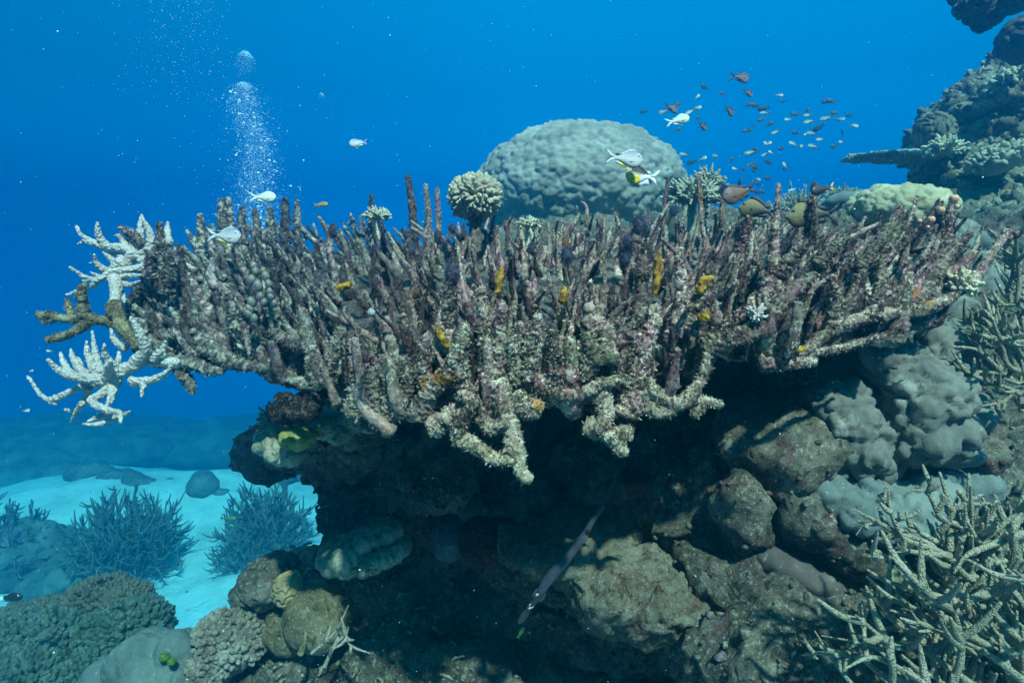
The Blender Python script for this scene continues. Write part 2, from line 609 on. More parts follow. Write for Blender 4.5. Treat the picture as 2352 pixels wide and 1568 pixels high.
reef = fuse('reef_slope', [
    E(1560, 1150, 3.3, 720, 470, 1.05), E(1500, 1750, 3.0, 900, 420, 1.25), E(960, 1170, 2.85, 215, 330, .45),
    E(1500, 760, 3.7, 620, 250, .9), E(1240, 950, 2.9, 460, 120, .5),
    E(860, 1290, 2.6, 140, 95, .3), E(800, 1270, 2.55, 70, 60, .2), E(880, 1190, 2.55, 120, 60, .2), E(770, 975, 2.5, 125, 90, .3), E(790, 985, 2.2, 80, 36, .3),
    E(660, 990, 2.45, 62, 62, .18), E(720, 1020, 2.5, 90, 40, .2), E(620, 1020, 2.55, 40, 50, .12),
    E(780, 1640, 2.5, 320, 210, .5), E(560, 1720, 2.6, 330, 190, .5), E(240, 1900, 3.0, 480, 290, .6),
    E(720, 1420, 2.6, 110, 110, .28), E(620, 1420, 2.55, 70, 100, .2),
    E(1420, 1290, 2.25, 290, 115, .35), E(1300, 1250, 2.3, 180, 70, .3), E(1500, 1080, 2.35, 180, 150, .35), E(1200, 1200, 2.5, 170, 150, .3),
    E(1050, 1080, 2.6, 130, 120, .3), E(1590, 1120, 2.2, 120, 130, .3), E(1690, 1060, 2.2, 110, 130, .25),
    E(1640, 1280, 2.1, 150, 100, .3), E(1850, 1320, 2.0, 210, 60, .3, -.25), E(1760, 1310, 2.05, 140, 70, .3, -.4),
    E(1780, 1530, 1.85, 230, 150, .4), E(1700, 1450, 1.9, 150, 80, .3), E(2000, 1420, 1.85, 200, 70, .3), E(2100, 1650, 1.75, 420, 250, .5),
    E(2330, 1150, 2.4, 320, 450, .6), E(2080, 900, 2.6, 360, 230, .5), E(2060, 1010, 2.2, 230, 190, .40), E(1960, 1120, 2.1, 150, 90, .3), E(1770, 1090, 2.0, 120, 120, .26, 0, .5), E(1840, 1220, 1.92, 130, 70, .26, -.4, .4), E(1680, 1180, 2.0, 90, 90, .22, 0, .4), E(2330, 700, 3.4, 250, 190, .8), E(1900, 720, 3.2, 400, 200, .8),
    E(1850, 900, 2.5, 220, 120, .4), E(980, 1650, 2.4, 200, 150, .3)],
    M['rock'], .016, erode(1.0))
tag(reef, 'dark rocky reef face under the table coral', 'reef', kind='structure')

back = fuse('reef_terrace', [E(1650, 760, 5.6, 560, 215, 1.6), E(2300, 700, 5.6, 500, 230, 1.6), E(2000, 640, 7.5, 420, 150, 1.5)],
            M['far_rock'], .05, erode(1.3, .7))
tag(back, 'flat reef top behind the table coral', 'reef', kind='structure')
ridge = fuse('reef_ridge', [
    E(2420, 330, 4.88, 270, 180, 0.89), E(2300, 260, 4.66, 130, 75, 0.52), E(2400, 200, 4.74, 120, 60, 0.44), E(2240, 395, 4.59, 120, 55, 0.44), E(2330, 330, 4.51, 140, 45, 0.44, .35),
    E(2370, 480, 4.59, 190, 110, 0.59), E(2260, 460, 4.51, 120, 60, 0.44), E(2190, 400, 4.66, 70, 40, 0.30), E(2380, 560, 4.14, 200, 90, 0.52), E(2300, 430, 4.37, 90, 60, 0.37),
    E(2420, 300, 4.9, 70, 90, 0.37)]
    + [E(2330, 560, 4.1, 150, 90, .5), E(2270, 500, 4.3, 110, 60, .4), E(2190, 455, 4.5, 60, 34, .3), E(2250, 320, 4.6, 80, 50, .35, .5), E(2330, 280, 4.6, 70, 40, .35, .5)],
    M['far_rock'], .03, erode(1.0, 1.3))
tag(ridge, 'tall lumpy reef ridge rising at the far end of the reef', 'reef', kind='structure')
# ------------------------------------------------------------------ the big table coral
rs = np.random.RandomState(11)
FX = [250, 340, 450, 600, 750, 900, 1050, 1200, 1400, 1520, 1650, 1800, 2000, 2100, 2200]
FY = [760, 800, 815, 820, 850, 910, 900, 905, 890, 850, 785, 750, 730, 690, 640]
FD = [2.0, 1.90, 1.80, 1.66, 1.56, 1.45, 1.38, 1.35, 1.36, 1.40, 1.46, 1.52, 1.60, 1.66, 1.7]
RX = [250, 340, 480, 600, 900, 1200, 1500, 1800, 2100, 2200]
RY = [690, 650, 570, 560, 560, 560, 545, 560, 570, 580]
RD = [2.05, 2.15, 2.35, 2.5, 2.6, 2.6, 2.6, 2.45, 2.1, 2.0]
fd = lambda x: float(np.interp(x, FX, FD))
def plate(x, t):
    a = P(x, np.interp(x, FX, FY), np.interp(x, FX, FD))
    b = P(x, np.interp(x, RX, RY), np.interp(x, RX, RD))
    return a * (1 - t) + b * t + np.array([0, 0, .05 * math.sin(math.pi * min(max(t, 0), 1))])
TC = plate(1250, .55)
BASE = plate(1250, .6) - np.array([0, 0, .25])
table = thing('table_coral', BASE, 'huge dead table coral crowded with upright encrusted brown and pink finger branches', 'coral')

TONES = [(.30, .25, .28), (.50, .42, .44), (.75, .66, .67), (1.0, .88, .87), (1.2, 1.10, 1.02), (1.35, 1.28, 1.15), (1.25, 1.0, 1.04), (.95, .98, .88), (.30, .25, .26), (1.1, .9, .85)]
def tone(pale=0.):
    c = np.array(TONES[rs.randint(len(TONES))])
    return np.clip(c * (1 - pale) + np.array([1.3, 1.26, 1.12]) * pale, 0, 1.4) * rs.uniform(.9, 1.1)
def tufts(acc, V, D, Rv, n, lo=.003, hi=.011, w=.0016, tc=None):
    """Short blades of turf and crust that break up a limb's outline."""
    k = rs.randint(0, len(V), n)
    d = D[k] + rs.normal(0, .45, (n, 3))
    d /= np.linalg.norm(d, axis=1)[:, None]
    s = np.cross(d, rs.normal(size=(n, 3)))
    s /= np.linalg.norm(s, axis=1)[:, None] + 1e-9
    ln = rs.uniform(lo, hi, n)[:, None]
    b = V[k] - D[k] * .002
    a1, a2, a3 = b - s * w * 1.6, b + s * w * 1.6, b + d * ln
    tv = np.stack([a1, a2, a3], 1).reshape(-1, 3)
    acc.add(tv, tris=np.arange(3 * n).reshape(-1, 3), **({} if tc is None else {'tone': tc}))

def limb(acc, pts, rad, n=26, sides=12, amp=.24, freq=42., tuft=70, blunt=.9, tc=None):
    tc = tone() if tc is None else np.asarray(tc, float)
    V, Q, s, D, Rv = tube(pts, rad, n, sides, amp, freq, .30, 135., blunt, rs.uniform(0, 50))
    V = V + D * (.0022 * perlin(V * 330 + 3))[:, None]
    acc.add(V, quads=Q, tone=tc)
    if tuft:
        tufts(acc, V, D, Rv, tuft, tc=tc)

# plate: a rough lattice slab that carries the fingers
nx, ntt = 200, 60
top, ph = [], []
for i in range(nx):
    x = 300 + (2150 - 300) * i / (nx - 1)
    for j in range(ntt):
        t = .05 + 1.0 * j / (ntt - 1)
        top.append(plate(x, t))
top = np.array(top)
edge = fbm(top[:, :] * 6, 3) * .05
nz = fbm(top * 9, 4) * .035
bot = top.copy()
fall = np.repeat(np.sin(np.linspace(0, math.pi, nx)) ** .4, ntt) * np.tile(np.minimum(1, np.linspace(0.25, 3, ntt)), nx)
top[:, 2] += nz - .035
bot[:, 2] -= .045 + .03 * np.abs(fbm(bot * 12, 3)) + .05 * fall
ii = np.arange(nx - 1)[:, None] * ntt
jj = np.arange(ntt - 1)[None]
Q = np.stack([ii + jj, ii + ntt + jj, ii + ntt + jj + 1, ii + jj + 1], -1).reshape(-1, 4)
off = nx * ntt
EDG = []
for j in range(ntt - 1):
    EDG += [[j, j + 1, off + j + 1, off + j], [(nx - 1) * ntt + j + 1, (nx - 1) * ntt + j, off + (nx - 1) * ntt + j, off + (nx - 1) * ntt + j + 1]]
for i in range(nx - 1):
    a, b = i * ntt, (i + 1) * ntt
    EDG += [[b, a, off + a, off + b], [a + ntt - 1, b + ntt - 1, off + b + ntt - 1, off + a + ntt - 1]]
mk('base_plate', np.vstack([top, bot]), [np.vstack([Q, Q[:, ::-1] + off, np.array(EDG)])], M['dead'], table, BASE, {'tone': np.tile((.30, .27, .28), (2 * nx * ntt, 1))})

LIMBS = []          # (importance, points, radii, detail)
def finger(x, t, L, r, lean=None, imp=None):
    b = plate(x, t) - np.array([0, 0, .05])
    out = unit((b - TC) * np.array([1, 1, 0]))
    far = min(1.0, np.linalg.norm((b - TC)[:2]) / 1.0)
    k = lean if lean is not None else (.10 + .44 * far ** 2)
    d = unit(np.array([0, 0, 1]) + out * k + rs.normal(0, .15, 3) * np.array([1, 1, 0]))
    bend = rs.normal(0, .095, 3) * L / .15
    if rs.rand() < .12:                     # broken stump
        L *= .55
        r *= 1.35
    mid = b + d * L * .5 + bend * .25 - out * .01
    tip = b + d * L + np.array([0, 0, .01])
    LIMBS.append((imp if imp is not None else L / np.dot(b, FWD) * (2 - t), [b, mid, tip], [r * rs.uniform(1.3, 1.8), r * rs.uniform(1.0, 1.3), r * rs.uniform(.75, 1.0), r * rs.uniform(.28, .5)], t))
    if rs.rand() < .30 and L > .1:          # forked tip
        fk = mid + (tip - mid) * rs.uniform(.0, .4)
        fd_ = unit(rs.normal(size=3) * np.array([1, 1, .1]) + out * .3)
        LIMBS.append((.0, [fk, fk + d * .03 + fd_ * .014, fk + d * rs.uniform(.05, .085) + fd_ * .020], [r * .85, r * .75, r * .4], t))
    if rs.rand() < .5:                      # a side prong
        q = rs.uniform(.3, .6)
        sd = unit(rs.normal(size=3) * np.array([1, 1, .2]) + out * .4)
        p0 = b + d * L * q
        LIMBS.append((.0, [p0, p0 + sd * .022 + d * .02, p0 + sd * .032 + d * (.045 + .04 * rs.rand())], [r * .8, r * .7, r * .45], t))

rows = [(.02, .08), (.09, .074), (.16, .072), (.24, .072), (.33, .072), (.43, .074), (.53, .075), (.64, .077), (.76, .08), (.88, .08), (.97, .08), (1.04, .08)]
for t, sp in rows:
    x = 330.0
    while x < 2130:
        d = fd(x) * (1 - t) + float(np.interp(x, RX, RD)) * t
        x += sp * FPX / d * rs.uniform(.6, 1.15)
        if x > 2140:
            break
        tt = t + rs.normal(0, .022)
        L = rs.uniform(.10, .215) * (1.0 if x > 640 else .80)
        if tt > .6:
            L *= rs.uniform(.6, 1.0)
        r = rs.uniform(.0080, .0135) * (1.0 if x > 640 else 1.35)
        finger(x, tt, L, r)

# antlers: limbs that leave the plate sideways and turn up
for k in range(70):
    x = rs.uniform(640, 2080)
    t0 = rs.uniform(.05, .22)
    b = plate(x, t0) - np.array([0, 0, .07])
    out = unit((b - TC) * np.array([1, 1, 0]) + rs.normal(0, .25, 3) * np.array([1, 1, 0]))
    l1, l2 = rs.uniform(.05, .13), rs.uniform(.06, .15)
    r = rs.uniform(.013, .02)
    p1 = b + out * l1 * .6 - np.array([0, 0, .012])
    p2 = b + out * l1 + np.array([0, 0, .012])
    p3 = p2 + out * .02 + np.array([0, 0, l2])
    LIMBS.append((l2 * 1.2, [b, p1, p2, p3], [r * 1.2, r * 1.1, r, r * .6], 0))
    if rs.rand() < .55:
        o2 = unit(out + rs.normal(0, .6, 3) * np.array([1, 1, .2]))
        LIMBS.append((.0, [p1, p1 + o2 * .04 + np.array([0, 0, .005]), p1 + o2 * .06 + np.array([0, 0, .05])], [r, r * .85, r * .5], 0))

def S1(p): return (.4375 * p[0], 392 + .4375 * p[1])
def S2(p): return (686 + .5312 * p[0], 294 + .5312 * p[1])
def S3(p): return (1372 + .4375 * p[0], 294 + .4375 * p[1])
def S7(p): return (1372 + .5 * p[0], 784 + .5 * p[1])

def traced(S, pts, r, d0=None, d1=None, imp=9.0, taper=.6):
    q = [S(p) for p in pts]
    n = len(q)
    a = (fd(q[0][0]) - .02) if d0 is None else d0
    b = (fd(q[-1][0]) - .06) if d1 is None else d1
    w = [P(x, y, a + (b - a) * i / (n - 1)) for i, (x, y) in enumerate(q)]
    LIMBS.append((imp, w, [r * 1.05, r * .92, r * .8, r * taper * .85], 0))

for pts, r in [
    ([(640, 1120), (760, 1085), (850, 1050), (960, 930), (1060, 830), (1130, 775)], .024),
    ([(1450, 990), (1560, 970), (1720, 950), (1850, 890), (1980, 790), (2080, 650), (2150, 540)], .017),
    ([(2105, 620), (2150, 580), (2210, 560)], .013),
    ([(1600, 960), (1700, 880), (1800, 740), (1880, 620), (1950, 560)], .018),
    ([(1640, 900), (1760, 760), (1830, 600), (1850, 440), (1868, 395)], .018),
    ([(1230, 1060), (1240, 900), (1230, 780)], .018),
    ([(1270, 1040), (1420, 980), (1480, 860), (1490, 700)], .018),
    ([(880, 1160), (1000, 1172), (1080, 1170), (1200, 1090), (1300, 1030), (1500, 990)], .015),
    ([(1060, 1185), (1250, 1160), (1400, 1120), (1510, 1090)], .011),
    ([(860, 1240), (1000, 1230), (1135, 1225)], .019),
    ([(220, 1270), (290, 1380), (400, 1440), (470, 1420), (550, 1310), (575, 1200)], .017),
    ([(215, 1330), (250, 1450), (350, 1490), (450, 1440), (530, 1430), (645, 1450)], .017),
    ([(540, 1435), (525, 1470), (510, 1505)], .016),
    ([(160, 1500), (205, 1350), (220, 1200), (285, 1050), (305, 950)], .026),
    ([(90, 1130), (180, 1060), (230, 900), (242, 690)], .019),
    ([(960, 780), (1010, 700), (1090, 600)], .017),
    ([(1150, 720), (1230, 640), (1305, 575)], .019),
    ([(1360, 740), (1480, 600), (1590, 420)], .017),
    ([(1580, 950), (1610, 820), (1620, 690)], .018),
    ([(1125, 600), (1118, 480), (1122, 380)], .014),
    ([(740, 640), (770, 560), (795, 475)], .013),
    ([(560, 1160), (640, 1100), (690, 1020)], .026),
    ([(470, 1060), (520, 960), (570, 880), (585, 820)], .024),
    ([(400, 1080), (440, 900), (430, 640)], .017),
    ([(860, 960), (900, 800), (925, 620), (930, 500)], .015),
    ([(1740, 780), (1800, 640), (1790, 420)], .013),
    ([(1440, 780), (1520, 620), (1610, 500)], .014)]:
    traced(S3, pts, r)
for pts, r in [
    ([(840, 1080), (870, 1130), (900, 1240), (930, 1350), (950, 1450), (985, 1515)], .025),
    ([(685, 1335), (760, 1370), (830, 1420), (925, 1440)], .018),
    ([(690, 1335), (720, 1240), (770, 1180)], .018),
    ([(580, 1295), (650, 1250), (740, 1200), (710, 1150)], .022),
    ([(780, 1190), (820, 1290), (900, 1275)], .017),
    ([(520, 1240), (570, 1140), (640, 1060), (690, 950)], .024),
    ([(980, 1050), (1080, 1130), (1200, 1150), (1300, 1110), (1410, 1080)], .019),
    ([(1250, 1285), (1340, 1330), (1405, 1400)], .022),
    ([(1420, 1315), (1380, 1325), (1330, 1330)], .018),
    ([(1300, 1130), (1330, 1240), (1300, 1300)], .02),
    ([(940, 1180), (1000, 1215), (1035, 1200)], .026),
    ([(1260, 830), (1310, 880), (1320, 960), (1290, 1000)], .026),
    ([(1240, 1010), (1300, 960), (1360, 990)], .032),
    ([(1180, 1110), (1240, 1060), (1270, 980), (1240, 900)], .022),
    ([(650, 850), (655, 740), (664, 600)], .017),
    ([(690, 955), (640, 950), (610, 880), (600, 850)], .013),
    ([(80, 1110), (65, 1050), (55, 950)], .017), ([(125, 1110), (150, 980), (185, 870)], .016),
    ([(300, 1290), (330, 1180), (320, 1050)], .028), ([(370, 1280), (400, 1160), (380, 1000)], .024),
    ([(430, 1230), (470, 1120), (455, 1000)], .022), ([(860, 1120), (870, 900), (880, 770)], .02),
    ([(820, 1100), (800, 900), (790, 700)], .017), ([(1000, 1080), (1010, 940), (1030, 820)], .019),
    ([(1090, 1150), (1110, 1000), (1090, 880)], .02), ([(720, 1160), (700, 1010), (720, 860)], .02),
    ([(560, 1180), (540, 1040), (560, 900)], .02), ([(1420, 1200), (1450, 1050), (1470, 900)], .02),
    ([(230, 1230), (250, 1080), (230, 920)], .019), ([(940, 1100), (930, 960), (960, 850)], .015)]:
    traced(S2, pts, r)
for pts, r in [
    ([(1340, 980), (1400, 1020), (1480, 1060), (1560, 1110), (1650, 1130), (1720, 1080), (1760, 960), (1790, 850)], .018),
    ([(1655, 1130), (1640, 1040), (1630, 935)], .016),
    ([(1060, 880), (1110, 940), (1180, 985), (1260, 1015), (1340, 1030)], .024),
    ([(920, 1010), (1000, 1005), (1080, 1035), (1160, 1050)], .022),
    ([(950, 1050), (985, 1100), (1012, 1158)], .017),
    ([(1400, 900), (1430, 780), (1395, 690)], .024), ([(1430, 820), (1500, 890), (1610, 925)], .019),
    ([(1360, 1000), (1350, 900), (1380, 830)], .016), ([(1250, 840), (1220, 740), (1195, 650)], .02),
    ([(705, 700), (720, 660), (730, 610)], .02), ([(760, 850), (730, 800), (700, 850)], .02),
    ([(870, 560), (850, 400), (835, 285)], .015), ([(800, 560), (790, 480), (800, 430)], .02),
    ([(880, 640), (890, 520), (880, 440)], .022), ([(750, 390), (700, 340), (635, 298)], .014)]:
    traced(S1, pts, r)
I = lambda p: p
for pts, r, d in [([(950, 530), (945, 460), (937, 407)], .02, 2.6), ([(985, 520), (982, 470), (977, 425)], .016, 2.6),
                  ([(1008, 520), (1005, 470), (1004, 436)], .014, 2.6), ([(515, 540), (508, 500), (510, 462)], .022, 2.3),
                  ([(530, 540), (526, 490), (525, 458)], .02, 2.3), ([(655, 540), (655, 490), (654, 460)], .022, 2.4),
                  ([(685, 540), (683, 500), (681, 462)], .016, 2.45), ([(625, 560), (622, 510), (620, 480)], .022, 2.4),
                  ([(560, 560), (556, 510), (556, 480)], .02, 2.35), ([(590, 560), (590, 510), (585, 485)], .02, 2.35),
                  ([(460, 580), (462, 530), (460, 495)], .019, 2.2), ([(855, 540), (853, 490), (852, 450)], .013, 2.6),
                  ([(1780, 560), (1785, 480), (1788, 425)], .014, 2.3), ([(1865, 560), (1866, 480), (1868, 425)], .015, 2.0),
                  ([(1660, 560), (1660, 480), (1662, 430)], .014, 2.3), ([(1620, 560), (1610, 480), (1605, 400)], .013, 2.4),
                  ([(1520, 560), (1525, 480), (1535, 410)], .013, 2.5)]:
    traced(I, [(pts[0][0], pts[0][1] + 75)] + pts, r, d, d, 5.0, .6)

# long tapering limbs sweeping up and out at the right end, and thin branchlets filling the front
for k in range(20):
    x0_, y0_ = rs.uniform(1800, 2090), rs.uniform(690, 765)
    tx = x0_ + rs.uniform(70, 235)
    ty = y0_ - rs.uniform(110, 260)
    d0 = fd(x0_) + rs.uniform(-.02, .22)
    traced(I, [(x0_, y0_), (x0_ + (tx - x0_) * .5, y0_ - (y0_ - ty) * .22), (x0_ + (tx - x0_) * .85, y0_ - (y0_ - ty) * .66), (tx, ty)], rs.uniform(.0085, .013), d0, d0 - .03 + rs.uniform(0, .1), 9.0 if k < 12 else 3.0, .35)
for k in range(120):
    finger(rs.uniform(600, 2080), rs.uniform(.0, .34), rs.uniform(.07, .19), rs.uniform(.0055, .009), imp=.01)
LIMBS.sort(key=lambda l: -l[0])
rest = Acc()
for k, (imp, pts, rad, t) in enumerate(LIMBS):
    if k < 99:
        a = Acc()
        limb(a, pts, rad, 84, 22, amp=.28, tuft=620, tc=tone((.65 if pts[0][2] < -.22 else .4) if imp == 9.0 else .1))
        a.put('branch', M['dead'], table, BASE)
    else:
        limb(rest, pts, rad, 24, 11, tuft=70 if t < .5 else 40)
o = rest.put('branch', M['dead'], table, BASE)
o['kind'] = 'stuff'
# ------------------------------------------------------------------ living branches at the left end of the table coral
def live(acc, S, pts, r, d, dz=0., taper=.30, n=34):
    q = [S(p) for p in pts]
    w = [P(x, y, d + dz * i / (len(q) - 1)) for i, (x, y) in enumerate(q)]
    L = sum(np.linalg.norm(b - a) for a, b in zip(w[:-1], w[1:]))
    V, Q_, s_, D_, Rv = tube(w, [r * .85, r * .72, r * .55, r * taper * .8], int(max(24, L / .0032)), 24, .16, 40, .0, 230, 1.6, rs.uniform(0, 50))
    f1, f2 = worley(V * 118)
    h = np.maximum(0, 1 - f1 * 1.55)
    V = V + D_ * (.0026 * h)[:, None]
    acc.add(V, quads=Q_, cup=h[:, None] * np.ones(3))

loc = P(*S1((640, 1090)), 1.7)
lc = thing('branching_coral', loc, 'living white branching coral with upcurved fingers at the lower left tip of the dead table', 'coral', 'white living corals on the left tip')
lo = [([(930, 1012), (800, 1000), (700, 1020), (560, 1110), (440, 1130), (300, 1190), (230, 1190), (150, 1085)], .0165, .10),
      ([(620, 1110), (480, 1090), (380, 1080), (300, 1040), (258, 998)], .020, -.05),
      ([(610, 1100), (600, 1030), (555, 980), (548, 915)], .016, -.06), ([(530, 1060), (500, 960), (485, 845)], .012, .05),
      ([(500, 1060), (460, 960), (455, 900)], .014, .0), ([(450, 1070), (390, 1000), (373, 940)], .013, .04), ([(370, 1070), (340, 1020), (318, 960)], .013, .05),
      ([(700, 1020), (760, 950), (745, 880), (692, 778)], .021, -.05), ([(800, 990), (850, 940), (868, 900)], .014, 0.),
      ([(700, 1110), (790, 1100), (860, 1070), (915, 1015)], .015, -.06), ([(690, 1100), (750, 1120), (742, 1185)], .013, -.04),
      ([(610, 1110), (520, 1180), (480, 1210), (560, 1255), (630, 1270), (632, 1318)], .014, -.10),
      ([(600, 1270), (590, 1300), (520, 1330), (442, 1330)], .011, -.05), ([(580, 1265), (520, 1290), (462, 1315)], .010, -.03),
      ([(610, 1295), (650, 1280), (682, 1262)], .009, -.02), ([(600, 1110), (585, 1180), (560, 1240)], .016, -.05),
      ([(470, 1140), (440, 1210), (390, 1260), (335, 1250)], .010, .10), ([(430, 1220), (400, 1270), (375, 1318)], .009, .1),
      ([(560, 1100), (640, 1050), (760, 1000)], .026, 0.), ([(620, 1010), (625, 970), (622, 950)], .009, .05),
      ([(400, 1090), (420, 1020), (410, 980)], .011, .07), ([(560, 1110), (570, 1040), (580, 1000)], .018, -.08), ([(300, 1190), (270, 1210), (290, 1225)], .012, 0.)]
for pts, r, dz in lo:
    a = Acc()
    live(a, S1, pts, r, 1.68 if dz < .1 else 1.7, dz)
    a.put('branch', M['live'], lc, loc)
loc = P(*S1((620, 520)), 1.9)
lc2 = thing('branching_coral', loc, 'pale living branching coral on the upper left corner of the dead table coral', 'coral', 'white living corals on the left tip')
up = [([(770, 480), (660, 410), (560, 400), (500, 380), (430, 340), (404, 297)], .017, 0.), ([(560, 400), (520, 340), (510, 278)], .015, -.03),
      ([(500, 385), (450, 370), (412, 384)], .010, 0.), ([(660, 410), (640, 350), (607, 340)], .013, .05), ([(720, 440), (690, 390), (680, 325)], .014, .04),
      ([(750, 440), (735, 330), (745, 238)], .017, .05), ([(775, 420), (790, 340), (750, 252)], .016, .02), ([(885, 380), (880, 330), (880, 272)], .016, .1),
      ([(780, 500), (680, 520), (590, 530), (520, 570), (450, 560), (370, 508)], .014, -.05), ([(560, 530), (510, 490), (496, 442)], .013, -.03),
      ([(610, 500), (580, 460), (545, 430)], .012, 0.), ([(660, 470), (620, 440), (560, 432)], .011, .03), ([(520, 570), (470, 610), (352, 652)], .012, .05),
      ([(600, 560), (680, 552), (752, 550)], .012, -.05), ([(630, 580), (680, 600), (735, 580)], .012, -.05), ([(600, 540), (610, 620), (602, 700), (608, 770)], .024, -.12),
      ([(640, 480), (600, 520), (560, 560)], .025, 0.), ([(700, 430), (660, 500), (610, 540)], .022, 0.), ([(640, 640), (650, 670), (655, 690)], .009, -.1),
      ([(530, 560), (500, 545), (480, 535)], .009, 0.), ([(720, 430), (750, 460), (790, 500)], .018, .03), ([(455, 560), (440, 600), (455, 630)], .009, 0.)]
for pts, r, dz in up:
    a = Acc()
    live(a, S1, pts, r, 1.9, dz)
    a.put('branch', M['live'], lc2, loc)
M['mustard'] = m_rock('algae_skinned_branch', [(.07, .055, .035), (.22, .19, .10), (.46, .43, .25)], (.12, .09, .06), (.5, .47, .32), 3.2)
loc = P(*S1((640, 830)), 1.8)
lc3 = thing('branching_coral', loc, 'yellowish brown forked limb sticking out left between the two white branching corals', 'coral')
for pts, r, dz in [([(720, 895), (670, 860), (620, 805), (540, 790), (460, 770), (380, 780), (290, 770), (205, 757)], .021, 0.),
                   ([(445, 770), (432, 690), (428, 612)], .021, -.02), ([(385, 785), (365, 730), (352, 682)], .013, .02), ([(470, 790), (400, 840), (330, 870), (252, 886)], .018, -.05),
                   ([(290, 775), (250, 755), (235, 790)], .018, 0.), ([(600, 700), (612, 760), (660, 850), (725, 920)], .026, -.05)]:
    a = Acc()
    q = [S1(p) for p in pts]
    limb(a, [P(x, y, 1.8 + dz * i / (len(q) - 1)) for i, (x, y) in enumerate(q)], [r * .85, r * .72, r * .62, r * .5], 70, 16, tuft=320)
    a.put('branch', M['mustard'], lc3, loc)
a = Acc()
live(a, S1, [(660, 935), (600, 890), (582, 832)], .013, 1.78)
a.put('branch', M['live'], lc3, loc)

# ------------------------------------------------------------------ massive corals
def massive(name, label, els, mat, f=9., amp=.02, sub=6, group=None, f2=None, a2=0., part='lobe', cat='coral'):
    c0 = els[0][0] - np.array([0, 0, els[0][1][2] * .8])
    t = thing(name, c0, label, cat, group)
    for c, r, R in els:
        off = rs.uniform(0, 30)
        def dsp(V):
            W = V + fbm(V * f * .5, 2)[:, None] * .12 / f * 3
            h = lumps(W + off, f, amp) + .25 * amp * fbm(V * f * 2.2, 3) + .9 * amp * fbm(V * f * .28 + off, 2)
            if f2:
                h = h + lumps(V + off, f2, a2)
            return h
        V, F = blob(c, r, sub, R, dsp)
        mk(part, V, [F], mat, t, c0)
    return t

massive('dome_coral', 'great pale grey dome of lumpy boulder coral behind the table coral', [E(1330, 455, 6.0, 238, 150, .98), E(1500, 470, 5.9, 80, 100, .45), E(1200, 490, 5.85, 90, 90, .4)], M['porites_far'], 15, .038, 7, f2=34, a2=.008)
P_ = M['porites']
def draped(name, label, els, mat, f=15., amp=.013, voxel=.011, group=None):
    """A lobed sheet of massive coral melted together and draped over the rock."""
    off = rs.uniform(0, 30)
    els = [(c, (r[0], r[1] * .5, r[2]), R) for c, r, R in els]
    def g(V, N):
        W = V + np.stack([fbm(V * f * .45 + k * 7, 2) for k in range(3)], 1) * .35 / f
        W = W * np.array([1.2, 1, .85])
        h = pillows(W + off, f, amp) + pillows(W * .9 + off + 9, f * 2.1, amp * .3) + amp * 1.4 * fbm(V * f * .3 + off, 2) + .002 * fbm(V * 70, 2) - amp
        return N * h[:, None]
    o = fuse(name, els, mat, voxel, g, 4)
    c0 = els[0][0]
    o.data.transform(Matrix.Translation(-Vector(c0)))
    o.location = c0
    return tag(o, label, 'coral', group)
GL = 'grey lobed boulder corals'
draped('lobed_coral', 'broad grey lumpy coral sheet draping down right of the table coral with sagging lip', [E(2080, 930, 1.855, 190, 150, .16, 0, .6), E(2060, 830, 1.768, 78, 62, .15, -.3, .6), E(2130, 900, 1.750, 105, 95, .17, -.4, .6), E(2180, 985, 1.732, 70, 62, .13, .2, .6), E(2110, 985, 1.724, 62, 58, .13, 0., .6), E(2130, 1032, 1.706, 62, 20, .10, .05, .6), E(2190, 830, 1.838, 95, 70, .16, -.4, .6), E(2060, 900, 1.785, 45, 60, .1, -.3, .6)], P_, 17, .024, .009, GL)
draped('lobed_coral', 'knobbly grey coral lobe under the right of the table coral with a bright lower lip', [E(1945, 1000, 1.855, 110, 130, .16, 0, .6), E(1925, 925, 1.785, 70, 58, .13, 0., .6), E(1955, 985, 1.750, 78, 62, .14, -.2, .6), E(1985, 1050, 1.715, 62, 34, .11, -.15, .6), E(1905, 1010, 1.776, 58, 62, .12, 0., .6), E(1890, 1075, 1.776, 48, 46, .10, 0., .6), E(2035, 1000, 1.750, 30, 55, .09, 0., .6)], P_, 18, .022, .009, GL)
draped('lobed_coral', 'thin grey coral shelf with a pale rim just above the lower staghorn', [E(2150, 1052, 1.768, 84, 17, .13, .1, .6), E(2215, 1060, 1.785, 40, 14, .1, .1, .6)], P_, 15, .007, .01, GL)
draped('lobed_coral', 'blue grey coral sheet sloping down to the left edge of the staghorn branches', [E(1980, 1150, 1.776, 160, 80, .14, -.35, .6), E(1860, 1105, 1.776, 52, 40, .11, -.5, .6), E(1915, 1150, 1.732, 74, 44, .12, -.55, .6), E(1975, 1195, 1.689, 66, 40, .11, -.4, .6), E(2040, 1215, 1.662, 52, 34, .10, -.2, .6), E(2000, 1130, 1.715, 50, 42, .10, 0., .6), E(1900, 1105, 1.750, 56, 36, .1, 0., .6), E(2100, 1185, 1.680, 62, 62, .11, 0., .6), E(2150, 1150, 1.732, 50, 50, .1, 0., .6)], M['porites_blue'], 15, .018, .010, GL)
draped('lobed_coral', 'shaded grey coral mound behind the upper edge of the lower staghorn', [E(2240, 1120, 1.855, 66, 56, .14, 0., .6), E(2170, 1105, 1.838, 50, 30, .1, 0., .6)], M['porites_blue'], 15, .010, .012, GL)
